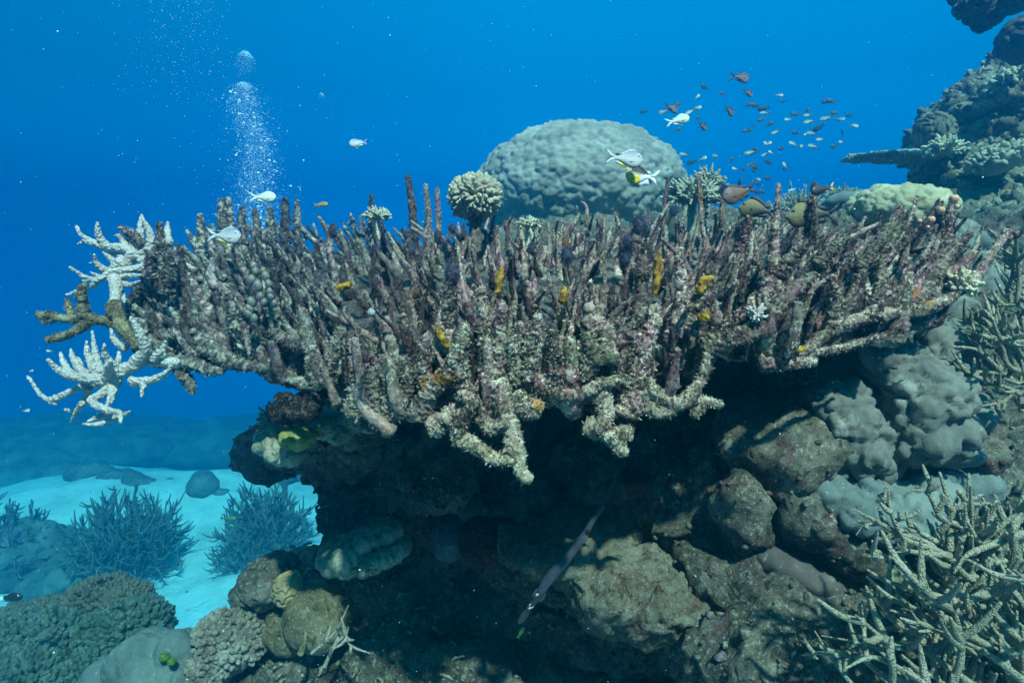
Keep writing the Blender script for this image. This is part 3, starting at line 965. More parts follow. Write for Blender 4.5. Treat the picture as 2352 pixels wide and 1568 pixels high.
draped('lobed_coral', 'tall grey blue stepped coral bank rising behind the right end of the table coral', [E(2200, 640, 2.5, 90, 105, .24, 0., .6), E(2270, 690, 2.4, 105, 80, .24, 0., .6), E(2170, 720, 2.35, 92, 70, .2, 0., .6), E(2210, 555, 2.7, 50, 62, .16, 0., .6), E(2230, 780, 2.3, 120, 70, .2, -.3, .6), E(2110, 770, 2.25, 80, 40, .14, -.2, .6)], P_, 13, .024, .012, GL)
massive('yellow_lobed_coral', 'pale yellow finger lobed coral mound peeking over the right end of the table coral', [E(2075, 490, 2.9, 98, 52, .2), E(2020, 475, 2.95, 60, 34, .18)], M['yellow_lobe'], 22, .022, 6)
massive('smooth_coral', 'small smooth green grey boulder coral behind the surgeonfish', [E(1935, 470, 3.3, 42, 22, .12), E(1985, 480, 3.4, 40, 18, .12)], M['porites_blue'], 9, .01, 5)
def melted(name, label, els, mat, cat, k=.5, f=1.8, voxel=.012):
    o = fuse(name, els, mat, voxel, erode(k, f), 4)
    c0 = els[0][0]
    o.data.transform(Matrix.Translation(-Vector(c0)))
    o.location = c0
    return tag(o, label, cat)
draped('brown_coral', 'brown smooth folded coral mound on the shaded reef face', [E(1590, 1190, 2.02, 70, 48, .10, -.3), E(1640, 1225, 2.0, 80, 52, .10, -.4), E(1600, 1240, 2.0, 82, 44, .10), E(1660, 1300, 2.0, 50, 48, .10), E(1690, 1350, 1.98, 40, 40, .09), E(1560, 1290, 2.02, 50, 30, .1)], m_porites('brown_coral', (.10, .075, .045), (.17, .13, .08)), 15, .010)
draped('mauve_coral', 'dull mauve smooth coral slab leaning down the reef face', [E(1800, 1300, 1.80, 90, 34, .14, -.4), E(1870, 1335, 1.77, 70, 30, .12, -.35), E(1740, 1270, 1.84, 60, 30, .12, -.4), E(1840, 1270, 1.86, 90, 40, .12, -.5)], m_porites('mauve_coral', (.07, .058, .06), (.12, .10, .095)), 9, .009)
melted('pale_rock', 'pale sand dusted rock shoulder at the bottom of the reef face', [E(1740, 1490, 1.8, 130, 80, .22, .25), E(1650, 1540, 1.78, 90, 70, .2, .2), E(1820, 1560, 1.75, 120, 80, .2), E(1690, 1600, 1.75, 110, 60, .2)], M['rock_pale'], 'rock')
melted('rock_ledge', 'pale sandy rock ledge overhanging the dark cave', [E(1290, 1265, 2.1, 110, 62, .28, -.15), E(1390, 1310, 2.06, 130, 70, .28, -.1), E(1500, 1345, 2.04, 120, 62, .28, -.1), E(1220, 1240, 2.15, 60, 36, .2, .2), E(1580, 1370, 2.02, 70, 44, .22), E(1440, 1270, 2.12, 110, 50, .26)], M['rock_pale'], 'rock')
melted('yellow_rock', 'pale yellowish encrusted rock between the ledges beside the staghorn', [E(1900, 1395, 1.78, 80, 26, .10, -.1), E(1990, 1425, 1.74, 80, 32, .11, -.2), E(2040, 1340, 1.82, 60, 20, .08), E(1950, 1360, 1.8, 40, 22, .08)], m_rock('yellow_crust', [(.14, .14, .09), (.25, .24, .15), (.34, .33, .22)], (.22, .20, .14), (.45, .44, .34), 1.6), 'rock', .45, 2.5)

m_fold = m_porites('folded_coral', (.075, .105, .10), (.14, .175, .165), 180)
massive('smooth_coral', 'blue grey boulder coral with green algae patch at the bottom left corner', [E(350, 1530, 2.2, 92, 66, .14, -.2), E(410, 1520, 2.2, 38, 60, .1)], m_fold, 10, .024, 6, 'boulder corals at the bottom left', 34, .004)
massive('smooth_coral', 'lower blue grey boulder coral cut off by the frame at the bottom left', [E(250, 1590, 2.2, 62, 52, .12)], m_fold, 10, .024, 5, 'boulder corals at the bottom left', 34, .004)
m_alga = m_rock('green_alga', [(.04, .10, .012), (.07, .15, .02), (.10, .18, .025)], (.05, .1, .02), (.10, .18, .04))
for (x, y, rx, ry, lab) in [(378, 1508, 11, 9, 'larger bright green alga clump on the blue grey boulder coral'), (395, 1518, 9, 7, 'smaller bright green alga clump on the blue grey boulder coral')]:
    c, r, R = E(x, y, 2.07, rx, ry, .012)
    V, F = blob(c, r, 4, R, lambda V: lumps(V, 120, .004))
    tag(mk('green_alga', V - 0, [F], m_alga, None, c), lab, 'alga')

def meander(V, f, a):
    w = V + .5 / f * np.stack([fbm(V * f * .6 + k * 9, 2) for k in range(3)], 1)
    return a * np.minimum(1, np.abs(perlin(w * f)) * 3.2)
def brain(label, e, f, a, mat, sub=6):
    c, r, R = e
    V, F = blob(c, r, sub, R, lambda V: meander(V, f, a) + .01 * fbm(V * 8, 2))
    return tag(mk('brain_coral', V, [F], mat, None, c), label, 'coral')
brain('small tan brain coral with winding ridges on the left foot of the reef', E(665, 1352, 2.22, 30, 36, .06), 44, .010, m_porites('tan_brain', (.22, .17, .09), (.34, .27, .15)))
brain('dark round brain coral on the edge of the far reef ridge', E(2145, 303, 4.30, 38, 38, .12), 22, .022, m_porites('dark_brain', (.12, .12, .09), (.2, .19, .13)))
brain('dark round boulder coral at the top right edge of the frame', E(2352, 90, 4.0, 48, 46, .16), 12, .02, m_porites('dark_dome', (.05, .05, .06), (.09, .09, .09)))

massive('knobbly_rock', 'knobbly crusted boulder left of the tan brain coral', [E(610, 1335, 2.3, 48, 40, .1), E(640, 1310, 2.35, 30, 30, .08)], M['rock'], 18, .02, 6, None, 55, .008, 'boulder', 'rock')
massive('brown_boulder', 'smooth brown boulder below the tan brain coral', [E(735, 1410, 2.25, 62, 66, .13, .2), E(670, 1440, 2.3, 60, 45, .12)], m_rock('brown_turf', [(.08, .07, .04), (.16, .13, .075), (.22, .19, .12)], (.12, .1, .06), (.3, .27, .2)), 7, .02, 6, None, 40, .005, 'boulder', 'rock')

# plating coral ledges at the upper left of the reef face
m_plate = m_rock('plate_tissue', [(.22, .24, .17), (.34, .36, .26), (.44, .46, .36)], (.25, .26, .2), (.5, .52, .42), 1.5)
m_lime = m_rock('lime_crust', [(.17, .19, .06), (.27, .30, .08), (.36, .38, .13)], (.26, .3, .1), (.5, .52, .3), 1.6)
draped('plate_coral', 'grey green lumpy plate coral jutting left from the reef under the table coral', [E(775, 925, 1.86, 84, 50, .16, .2), E(820, 950, 1.84, 50, 40, .14), E(705, 948, 1.86, 52, 40, .12), E(778, 992, 1.82, 42, 18, .12, .2), E(735, 975, 1.82, 60, 26, .12)], m_plate, 17, .016, .009)
draped('lime_coral', 'lime yellow crusted coral knob on the left rim of the reef', [E(690, 1003, 1.76, 40, 25, .12, .2), E(715, 990, 1.78, 26, 18, .1)], m_lime, 24, .010, .007)
draped('rim_coral', 'grey green coral knob hanging below the lime coral', [E(645, 1033, 1.82, 36, 32, .12), E(672, 1046, 1.84, 32, 22, .1), E(616, 1005, 1.88, 24, 36, .1), E(655, 985, 1.88, 46, 30, .14), E(640, 960, 1.92, 40, 20, .12)], m_plate, 22, .014, .008)
massive('leaf_coral', 'pale frilled coral ledge on the left edge of the reef face', [E(790, 1268, 2.28, 46, 13, .12, .1), E(860, 1225, 2.32, 48, 15, .12, .3), E(830, 1290, 2.27, 42, 9, .1), E(880, 1270, 2.3, 40, 9, .1, .2)], m_plate, 26, .026, 6, None, 70, .014)

# shade-dwelling crusts
for (x, y, rx, ry, d, lab, cc) in [(1030, 1235, 36, 50, 2.32, 'dark blue grey rounded coral on the shaded reef face', (.10, .11, .12)), (1120, 1240, 62, 60, 2.28, 'dark red brown sponge on the shaded reef face', (.06, .02, .015)),
                                   (1462, 1100, 26, 20, 2.02, 'dark red sponge beside the trumpetfish snout', (.11, .025, .015))]:
    massive('crust_sponge' if 'sponge' in lab else 'crust_coral', lab, [E(x, y, d, rx, ry, .09)], m_rock('shade_crust', [tuple(.7 * v for v in cc), cc, tuple(1.4 * v for v in cc)], cc, tuple(1.6 * v for v in cc)), 12, .012, 5, cat='sponge' if 'sponge' in lab else 'coral')

# ------------------------------------------------------------------ bushy and knobbed corals
def knobs(acc, c, r, R, n, k, kr, zmin=-.2, jit=.1, sub=2, ln=1.8, flat=None):
    S, F = ico(sub)
    for dr in fib(n, zmin, jit, rs):
        dr = unit(dr + rs.normal(0, jit, 3) * .6)
        w = np.asarray(R) @ (dr * np.asarray(r)) if R is not None else dr * np.asarray(r)
        nn = unit(np.asarray(R) @ (dr / np.asarray(r))) if R is not None else unit(dr / np.asarray(r))
        B = basis(nn + rs.normal(0, .2, 3))
        q = kr * rs.uniform(.75, 1.25)
        sc = np.array([q, q * (flat or 1), q * ln * rs.uniform(.8, 1.3)])
        V = (S * sc) @ B.T + np.asarray(c) + w * rs.uniform(.88, 1.04)
        acc.add(V, tris=F)

def knobbed(name, label, els, mat, n, kr, group=None, ln=1.8, zmin=-.2, cat='coral', core=None, flat=None, part='lobe'):
    c0 = els[0][0] - np.array([0, 0, els[0][1][2] * .7])
    t = thing(name, c0, label, cat, group)
    for (c, r, R) in els:
        a = Acc()
        V, F = blob(c, np.asarray(r) * .93, 4, R, lambda V: .02 * fbm(V * 20, 2))
        a.add(V, tris=F)
        Rz = np.stack([R[:, 0], R[:, 1], R[:, 2]], 1)
        knobs(a, c, r, Rz, n, 1, kr, zmin, .12, 2, ln, flat)
        a.put(part, mat, t, c0)
    return t

m_poc = m_live('cauliflower_tissue', (.55, .50, .36), (.74, .70, .54), 330)
knobbed('cauliflower_coral', 'round cream cauliflower coral standing among the fingers at the back of the table coral', [E(1090, 452, 2.35, 54, 43, .09)], m_poc, 420, .0095, ln=2.1, flat=.75, zmin=-.95)
cc_ = [o_ for o_ in bpy.data.objects if o_.name == 'cauliflower_coral'][0]
st_ = Acc()
V, Q_, *_ = tube([P(1088, 575, 2.38), P(1092, 520, 2.36), P(1090, 460, 2.35)], [.03, .024, .04], 16, 10, .2, 40, .1, 120, 1., 0)
st_.add(V, quads=Q_, tone=np.array([.7, .6, .6]))
st_.put('stalk', M['dead'], cc_, cc_.location)
def bush(name, label, c, r, n, br, mat, group=None, flat=1.0, tilt=(0, 0, 1), twigs=3, parts=0, zmin=-.05, cat='coral', n_ring=9, sides=6, stem=False):
    """A clump of short stems splaying from one foot."""
    t = None
    B = basis(tilt)
    c = np.asarray(c)
    accs = [Acc() for _ in range(max(parts, 1))]
    for k, dr in enumerate(fib(n, zmin, .25, rs)):
        dr = B @ (dr * np.array([1, 1, flat]))
        L = r * rs.uniform(.75, 1.1) * np.linalg.norm(dr)
        d = unit(dr)
        side = unit(np.cross(d, rs.normal(size=3)))
        p = [c + d * L * .12, c + d * L * .55 + side * L * .08, c + d * L + side * L * .02 + np.array([0, 0, L * .08])]
        a = accs[k % len(accs)]
        V, Q_, *_ = tube(p, [br * 1.25, br, br * .6], n_ring, sides, .2, 60, .1, 150, 1., rs.uniform(0, 50))
        a.add(V, quads=Q_)
        for q in range(twigs):
            u = rs.uniform(.4, .9)
            p0 = c + d * L * u + side * L * .06
            td = unit(d + rs.normal(0, .75, 3))
            tl = L * rs.uniform(.15, .38)
            V, Q_, *_ = tube([p0, p0 + td * tl * .6, p0 + td * tl + d * tl * .15], [br * .85, br * .7, br * .45], 6, sides, .2, 60, .1, 150, 1., 0)
            a.add(V, quads=Q_)
    if stem:
      V, Q_, *_ = tube([c - np.array([0, 0, r * 1.6]), c - np.array([0, 0, r * .5]), c + np.array([0, 0, r * .15])], [br * 2.2, br * 2, br * 2.4], 10, 8, .2, 60, .1, 150, 1., 0)
      accs[0].add(V, quads=Q_)
    if parts:
        t = thing(name, c, label, cat, group)
        for a in accs:
            a.put('branch', mat, t, c)
    else:
        t = tag(accs[0].put(name, mat, None, c), label, cat, group)
    return t

bush('bush_coral', 'small white bushy coral tuft at the back left of the table coral', P(867, 500, 2.45), .055, 46, .0045, M['pale'], 'white bushy tufts on the table coral', .8, stem=True)
bush('bush_coral', 'white bushy coral tuft right of and below the cauliflower coral', P(1212, 520, 2.3), .05, 40, .0045, M['pale'], 'white bushy tufts on the table coral', .7, stem=True)
bush('bush_coral', 'small pale coral sprig behind the yellow surgeonfish', P(1728, 510, 2.05), .035, 26, .004, M['pale'], 'white bushy tufts on the table coral', .9, stem=True)
bush('bush_coral', 'cream bushy coral at the back of the plate right of the dome', P(1590, 460, 2.75), .125, 80, .009, M['pale_dim'], None, .8, stem=True)
bush('bush_coral', 'tall cream bushy coral spike behind the brown surgeonfish', P(1625, 430, 2.8), .085, 40, .007, M['pale_dim'], None, 1.0, stem=True)
bush('bush_coral', 'thin branched blue grey coral thicket behind the surgeonfish', P(1835, 500, 3.9), .20, 110, .006, M['pale_dim'], None, .9)
bush('bush_coral', 'far rounded bushy coral right of the thin branched thicket', P(1935, 455, 5.2), .15, 70, .010, M['pale_dim'], None, .6)
bush('bush_coral', 'bushy coral tuft growing on the table plate of the far ridge', P(2165, 350, 4.2), .125, 80, .013, M['pale'], None, .8)
bush('cluster_coral', 'pink cream knobby coral cluster on the outermost right limb', P(2212, 652, 1.62), .045, 40, .0085, m_live('cream_tissue', (.62, .52, .36), (.85, .76, .58), 260), None, .8, (-.1, -.6, .5), 1)
bush('cluster_coral', 'tiny white coral cluster low on the right front of the table coral', P(1738, 722, 1.43), .024, 22, .0042, m_live('white_tissue', (.7, .62, .55), (.85, .8, .74), 300), None, .8, (-.4, -.7, .4), 1)
bush('sprig_coral', 'grey coral sprig poking left from the reef rim under the table coral', P(620, 962, 1.9), .055, 22, .006, M['pale_dim'], None, .6, (-.9, -.2, .2), 2)
for (x, y, d, lab) in [(2255, 650, 6.3, 'leafy yellow green coral patch on the far ridge slope'), ]:
    pass
knobbed('ridge_coral', 'pale knobbed coral crest high on the far ridge', [E(2330, 190, 4.35, 55, 26, .18, .35)], M['pale_dim'], 130, .020)
knobbed('ridge_coral', 'yellowish knobbed coral patch below the crest of the far ridge', [E(2290, 370, 4.0, 55, 30, .16, .3)], M['pale_dim'], 130, .018)

# flat plate of table coral on the far ridge
fp = Acc()
c0 = P(2060, 365, 4.35)
for k in range(9):
    V, F = blob(P(1965 + k * 24, 363 - (k > 1) * 3, 4.35 + .015 * k), (.056, .19 + .015 * k, .016 + .0045 * min(k, 4)), 4, None, lambda V: .016 * fbm(V * 19, 3))
    fp.add(V, tris=F)
S_, F_ = ico(1)
for k in range(620):
    u = rs.rand()
    x = 1948 + u * 200
    p = P(x, 352 + rs.uniform(-1, 8) + (6 if x < 2000 else 0), 4.35 + rs.uniform(-.22, .22) * (.4 + u))
    fp.add((S_ * np.array([.007, .007, .017])) + p, tris=F_)
tag(fp.put('table_coral', m_live('far_plate_tissue', (.26, .27, .22), (.40, .41, .34), 60), None, c0), 'flat shelf of table coral jutting left from the far ridge', 'coral')

# dark overhang at the top right corner
massive('hanging_coral', 'dark lumpy coral overhang hanging into the top right corner', [E(2235, 12, 3.2, 28, 16, .09), E(2275, 20, 3.25, 38, 22, .1), E(2270, 42, 3.25, 22, 14, .07), E(2300, 5, 3.2, 30, 16, .09), E(2250, 30, 3.22, 16, 12, .06), E(2330, -60, 3.3, 130, 70, .25)], m_rock('dark_hang', [(.02, .02, .025), (.05, .05, .06), (.12, .12, .12)], (.06, .05, .06), (.2, .2, .2), 2.), 24, .02, 5, None, 60, .01)

# soft corals bottom left
m_soft = m_live('soft_coral_tissue', (.04, .065, .05), (.13, .18, .14), 60)
m_soft2 = m_live('tan_soft_coral_tissue', (.07, .065, .045), (.15, .14, .10), 60)
knobbed('soft_coral', 'dark green knobbed soft coral colony piled in the bottom left corner', [E(120, 1500, 3.1, 130, 90, .26), E(40, 1490, 3.05, 95, 70, .22), E(230, 1500, 3.15, 100, 90, .24), E(300, 1440, 3.2, 75, 60, .2), E(180, 1570, 2.9, 130, 60, .25), E(20, 1570, 2.8, 110, 60, .22)], m_soft, 620, .0145, 'soft corals in the bottom left', 2.0)
knobbed('soft_coral', 'tall brownish crown of soft coral where the black fish hovers', [E(235, 1385, 3.35, 78, 52, .2), E(290, 1378, 3.3, 42, 32, .14)], m_soft2, 560, .0135, 'soft corals in the bottom left', 1.9)
knobbed('soft_coral', 'brown soft coral lumps at the left edge behind the green colony', [E(95, 1420, 3.5, 60, 34, .2), E(15, 1445, 3.4, 50, 40, .2), E(150, 1415, 3.5, 40, 30, .15)], m_soft2, 460, .0140, 'soft corals in the bottom left', 1.9)
knobbed('soft_coral', 'spiky edge of soft coral spreading over the sand at the foot of the crown', [E(345, 1440, 3.25, 36, 28, .12, -.4)], m_soft, 220, .012, 'soft corals in the bottom left', 3.2)
knobbed('clustered_coral', 'grey tan mound of tight coral rosettes at the foot of the reef', [E(530, 1470, 2.2, 78, 62, .13, -.3), E(490, 1530, 2.15, 50, 50, .1)], m_rock('rosette', [(.12, .10, .08), (.26, .23, .18), (.42, .38, .32)], (.26, .2, .18), (.55, .52, .45), 2.), 420, .0095, None, 1.2)
# ------------------------------------------------------------------ staghorn thickets
def stag_limb(acc, pts, r, twigs=5, tl=.06, n=20, sides=9, sub=True):
    V, Q_, s_, D_, Rv = tube(pts, [r * .86, r * .72, r * .56, r * .24], n, sides, .12, 50, .10, 240, 1.6, rs.uniform(0, 50))
    acc.add(V, quads=Q_)
    C = spline(pts, 30)
    for k in range(twigs):
        i = rs.randint(6, 27)
        T = unit(C[min(i + 1, 29)] - C[i - 1])
        d = unit(T * .6 + unit(np.cross(T, rs.normal(size=3))) * .9 + np.array([0, 0, .25]))
        L = tl * rs.uniform(.4, 1.3)
        q = [C[i], C[i] + d * L * .5, C[i] + d * L + np.array([0, 0, L * .22])]
        V, Q_, *_ = tube(q, [r * .85, r * .7, r * .38], 10, sides, .12, 50, .1, 240, 1.6, 0)
        acc.add(V, quads=Q_)

def stag_traced(root, S, lst, d, mat, loc):
    for pts, r, dz in lst:
        a = Acc()
        q = [S(p) for p in pts]
        stag_limb(a, [P(x, y, d + dz * i / (len(q) - 1)) for i, (x, y) in enumerate(q)], r, 2, .035)
        a.put('branch', mat, root, loc)

loc = P(2330, 1400, 1.35)
st = thing('staghorn_coral', loc, 'large tangled cream staghorn coral filling the bottom right corner', 'coral', 'staghorn corals on the right')
stag_traced(st, S7, [
    ([(1640, 1010), (1560, 960), (1420, 910), (1370, 840), (1345, 770), (1336, 680)], .0085, -.02),
    ([(1385, 880), (1290, 830), (1180, 772)], .0075, 0.), ([(1300, 835), (1230, 845), (1192, 885)], .006, 0.),
    ([(1345, 770), (1320, 740), (1292, 700)], .006, -.02), ([(1352, 800), (1380, 820), (1405, 805)], .006, -.02),
    ([(1680, 850), (1580, 810), (1545, 745), (1512, 690), (1448, 682)], .008, 0.), ([(1518, 700), (1530, 660), (1536, 620)], .007, -.02),
    ([(1620, 980), (1480, 970), (1395, 950), (1380, 930)], .009, -.04), ([(1420, 965), (1330, 990), (1240, 985)], .008, -.02), ([(1320, 990), (1290, 965), (1235, 950)], .0065, -.02),
    ([(1600, 1180), (1440, 1130), (1330, 1100), (1220, 1035)], .008, 0.), ([(1620, 960), (1625, 820), (1662, 695)], .009, .02), ([(1660, 690), (1700, 740), (1760, 760)], .0075, .02),
    ([(1650, 980), (1690, 860), (1690, 750)], .008, -.02), ([(1560, 920), (1470, 870), (1410, 855)], .007, .02), ([(1560, 1000), (1530, 930), (1350, 880), (1340, 950)], .007, 0.),
    ([(1960, 880), (1820, 930), (1700, 980), (1640, 1060)], .010, -.03), ([(1960, 1080), (1860, 1120), (1720, 1180), (1700, 1240), (1700, 1130)], .010, -.03),
    ([(1800, 1400), (1680, 1340), (1560, 1330), (1480, 1330)], .010, -.04), ([(1600, 1340), (1590, 1290), (1575, 1240)], .009, -.04),
    ([(1560, 1320), (1480, 1290), (1450, 1250)], .008, -.04), ([(1960, 1560), (1860, 1480), (1770, 1420), (1690, 1380)], .011, -.03),
    ([(1760, 1600), (1620, 1500), (1500, 1420), (1400, 1380)], .009, .03), ([(1560, 1600), (1350, 1480), (1250, 1450), (1140, 1500)], .009, -.05),
    ([(1350, 1600), (1355, 1500), (1330, 1420)], .010, -.05), ([(1440, 1600), (1300, 1420), (1190, 1380), (1030, 1350)], .006, .12), ([(1190, 1600), (1080, 1460), (1000, 1330)], .006, .14),
    ([(1190, 1390), (1160, 1300), (1140, 1220)], .006, .14), ([(1100, 1440), (1020, 1430), (940, 1440)], .006, .12), ([(1240, 1470), (1225, 1330), (1240, 1230)], .007, .1)], 1.30, M['stag'], loc)
for k in range(88):
    x0_, y0_ = rs.uniform(2130, 2460), rs.uniform(1280, 1640)
    d0 = rs.uniform(1.28, 1.62)
    b = P(x0_, y0_, d0)
    lean = unit(RT * rs.uniform(-1.1, .55) + UP * rs.uniform(.05, .95) - FWD * rs.uniform(-.1, .55))
    L = rs.uniform(.10, .26)
    side = unit(np.cross(lean, rs.normal(size=3)))
    a = Acc()
    stag_limb(a, [b, b + lean * L * .5 + side * L * .12, b + lean * L + side * L * .05 + UP * L * .15], rs.uniform(.007, .0105), 5, .075)
    a.put('branch', M['stag'], st, loc)

loc = P(2350, 860, 1.75)
st2 = thing('staghorn_coral', loc, 'smaller cream staghorn coral at the right edge beside the boulder coral', 'coral', 'staghorn corals on the right')
stag_traced(st2, S3, [
    ([(2300, 1300), (2160, 1250), (2120, 1140), (2020, 1040)], .010, -.03), ([(2120, 1280), (2040, 1200), (1980, 1160), (1850, 1145)], .008, 0.),
    ([(2020, 1320), (1930, 1270), (1880, 1200), (1860, 1170)], .008, 0.), ([(2200, 1270), (2140, 1100), (2100, 960)], .011, -.04), ([(2240, 1120), (2190, 1040), (2180, 1000)], .010, -.02),
    ([(2080, 1330), (2040, 1320), (2030, 1250)], .009, -.04), ([(2140, 1290), (2010, 1280), (1870, 1270)], .007, .02), ([(2240, 1400), (2110, 1350), (2000, 1350)], .008, 0.),
    ([(2300, 980), (2200, 930), (2095, 935)], .008, .04), ([(2240, 1160), (2160, 1110), (2060, 1100), (1980, 1060), (1890, 1045)], .007, .03),
    ([(2240, 1340), (2170, 1400), (2120, 1440), (2000, 1460)], .008, 0.), ([(2110, 1430), (2100, 1470), (2120, 1520)], .008, 0.), ([(2300, 1250), (2220, 1180), (2160, 1020)], .009, -.05),
    ([(2240, 900), (2150, 830), (2060, 640)], .007, .25), ([(2300, 800), (2200, 740), (2190, 620)], .008, .2), ([(2240, 760), (2130, 690), (2050, 660)], .007, .2)], 1.72, M['stag'], loc)
for k in range(30):
    b = P(rs.uniform(2290, 2450), rs.uniform(640, 960), rs.uniform(1.65, 1.95))
    lean = unit(RT * rs.uniform(-1.1, .2) + UP * rs.uniform(-.2, .9) - FWD * rs.uniform(-.1, .5))
    L = rs.uniform(.08, .2)
    a = Acc()
    stag_limb(a, [b, b + lean * L * .5 + rs.normal(0, .01, 3), b + lean * L + UP * L * .15], rs.uniform(.007, .010), 4, .06)
    a.put('branch', M['stag'], st2, loc)

def thicket(label, x, y, w, hgt, n, r, gr='staghorn bushes on the sand'):
    """A big far staghorn bush standing on the sand; w, hgt in picture units."""
    c, d = ground(x, y)
    t = thing('staghorn_bush', c, label, 'coral', gr)
    accs = [Acc() for _ in range(10)]
    W, H = w * d / FPX, hgt * d / FPX
    for k in range(n):
        ph, q = rs.uniform(0, 2 * math.pi), math.sqrt(rs.rand())
        o2 = np.array([math.cos(ph), math.sin(ph), 0])
        s0 = c + o2 * W * q * .22 * rs.uniform(.3, 1.1) + np.array([0, 0, H * .05])
        e = c + o2 * W * q * rs.uniform(.85, 1.1) + np.array([0, 0, H * (math.sqrt(max(0, 1.02 - q * q)) * rs.uniform(.5, 1.08) + .06)])
        m = s0 * .5 + e * .5 + o2 * W * .06 + rs.normal(0, .09 * W, 3)
        a = accs[k % 10]
        V, Q_, *_ = tube([s0, m, e], [r, r * .9, r * .7, r * .4], 14, 6, .1, 8, .0, 20, 1.3, 0)
        a.add(V, quads=Q_)
        C = spline([s0, m, e], 24)
        for b in range(9):
            i = rs.randint(7, 23)
            T = unit(C[min(23, i + 1)] - C[i - 1])
            dv = unit(T * .7 + unit(rs.normal(size=3)) * 1.1 + np.array([0, 0, .2]) + o2 * .35)
            L = W * rs.uniform(.10, .30)
            V, Q_, *_ = tube([C[i], C[i] + dv * L * .5, C[i] + dv * L + np.array([0, 0, L * .25])], [r * .7, r * .55, r * .3], 6, 5, noise=False, blunt=1.3)
            a.add(V, quads=Q_)
    for a in accs:
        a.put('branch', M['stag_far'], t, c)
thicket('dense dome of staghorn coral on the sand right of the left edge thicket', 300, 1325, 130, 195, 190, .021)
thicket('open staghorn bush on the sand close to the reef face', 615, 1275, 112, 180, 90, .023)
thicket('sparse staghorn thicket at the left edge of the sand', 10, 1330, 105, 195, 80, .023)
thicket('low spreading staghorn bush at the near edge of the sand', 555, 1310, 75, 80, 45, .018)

# dim boulders on the sand
for (x, y, d, rx, ry, lab) in [(462, 1118, 17, 30, 16, 'far dark rock lump on the bright sand'), (508, 1132, 16, 16, 7, 'small far dark rock beside the far lump'), (640, 1065, 19, 80, 50, 'hazy far reef mound beyond the sand'),
                               (150, 1330, 8.6, 70, 40, 'pale hazy boulder between the left bush and soft corals'), (205, 1340, 8.2, 35, 40, 'second pale hazy boulder right against the left bush'), (60, 1270, 10.5, 80, 60, 'dark hazy rock under the left edge thicket'), (110, 1020, 17, 330, 46, 'added hazy bank standing in for deep blue water behind the left thicket'), (520, 1012, 19, 230, 40, 'added hazy far bank hiding the crest where the sand fades into blue')]:  # both far banks are added, standing in for deep blue water past the sand
    d = d if d > 16.5 and rx > 100 else ground(x, y + min(ry * .7, 40))[1]
    c, r, R = E(x, y, d, rx, ry, rx * d / FPX)
    V, F = blob(c, r, 5, R, lambda V: .25 * fbm(V * 1.1, 4) + lumps(V, 2.2, .08))
    tag(mk('boulder', V, [F], M['bank'], None, c), lab, 'rock')

for k in range(17):
    x, y = rs.uniform(-40, 660), rs.uniform(1056, 1112)
    rx = rs.uniform(16, 95)
    c, d = ground(x, y)
    c, r, R = E(x, y, d, rx, rx * rs.uniform(.25, .5), rx * d / FPX)
    V, F = blob(c, r, 4, R, lambda V: .2 * fbm(V * 1.6, 4))
    tag(mk('boulder', V, [F], M['bank'], None, c), 'low dim rock patch along the far edge of the sand', 'rock', 'dim rocks along the far edge of the sand')

# rubble and dead sticks on the lower left slope
for (pts, r, lab) in [([(715, 1500), (770, 1450), (800, 1390)], .006, 'long bare coral stick leaning up on the rubble slope'), ([(745, 1530), (770, 1480), (795, 1455), (800, 1440)], .008, 'forked white coral stick on the rubble slope'),
                      ([(790, 1440), (805, 1480), (850, 1500)], .007, 'short white coral stick lying across the rubble'), ([(690, 1500), (702, 1470), (700, 1440)], .014, 'stubby red brown finger of dead coral on the rubble slope')]:
    a = Acc()
    w = [P(x, y, 2.0) for x, y in pts]
    stag_limb(a, w, r, 3 if r < .01 else 0, .05)
    tag(a.put('coral_stick', M['stag_sticks'] if r < .01 else M['mustard'], None, w[0]), lab, 'dead coral')
# ------------------------------------------------------------------ fish
FM = Mat('fish_skin', .45, .4)
fc = FM.attr('col', 'Color')
FM.bump(FM.voro(46), .25, .01)
M['fish'] = FM.done(fc)
me_ = Mat('fish_eye', .15, .5)
M['eye'] = me_.done(me_.attr('col', 'Color'))

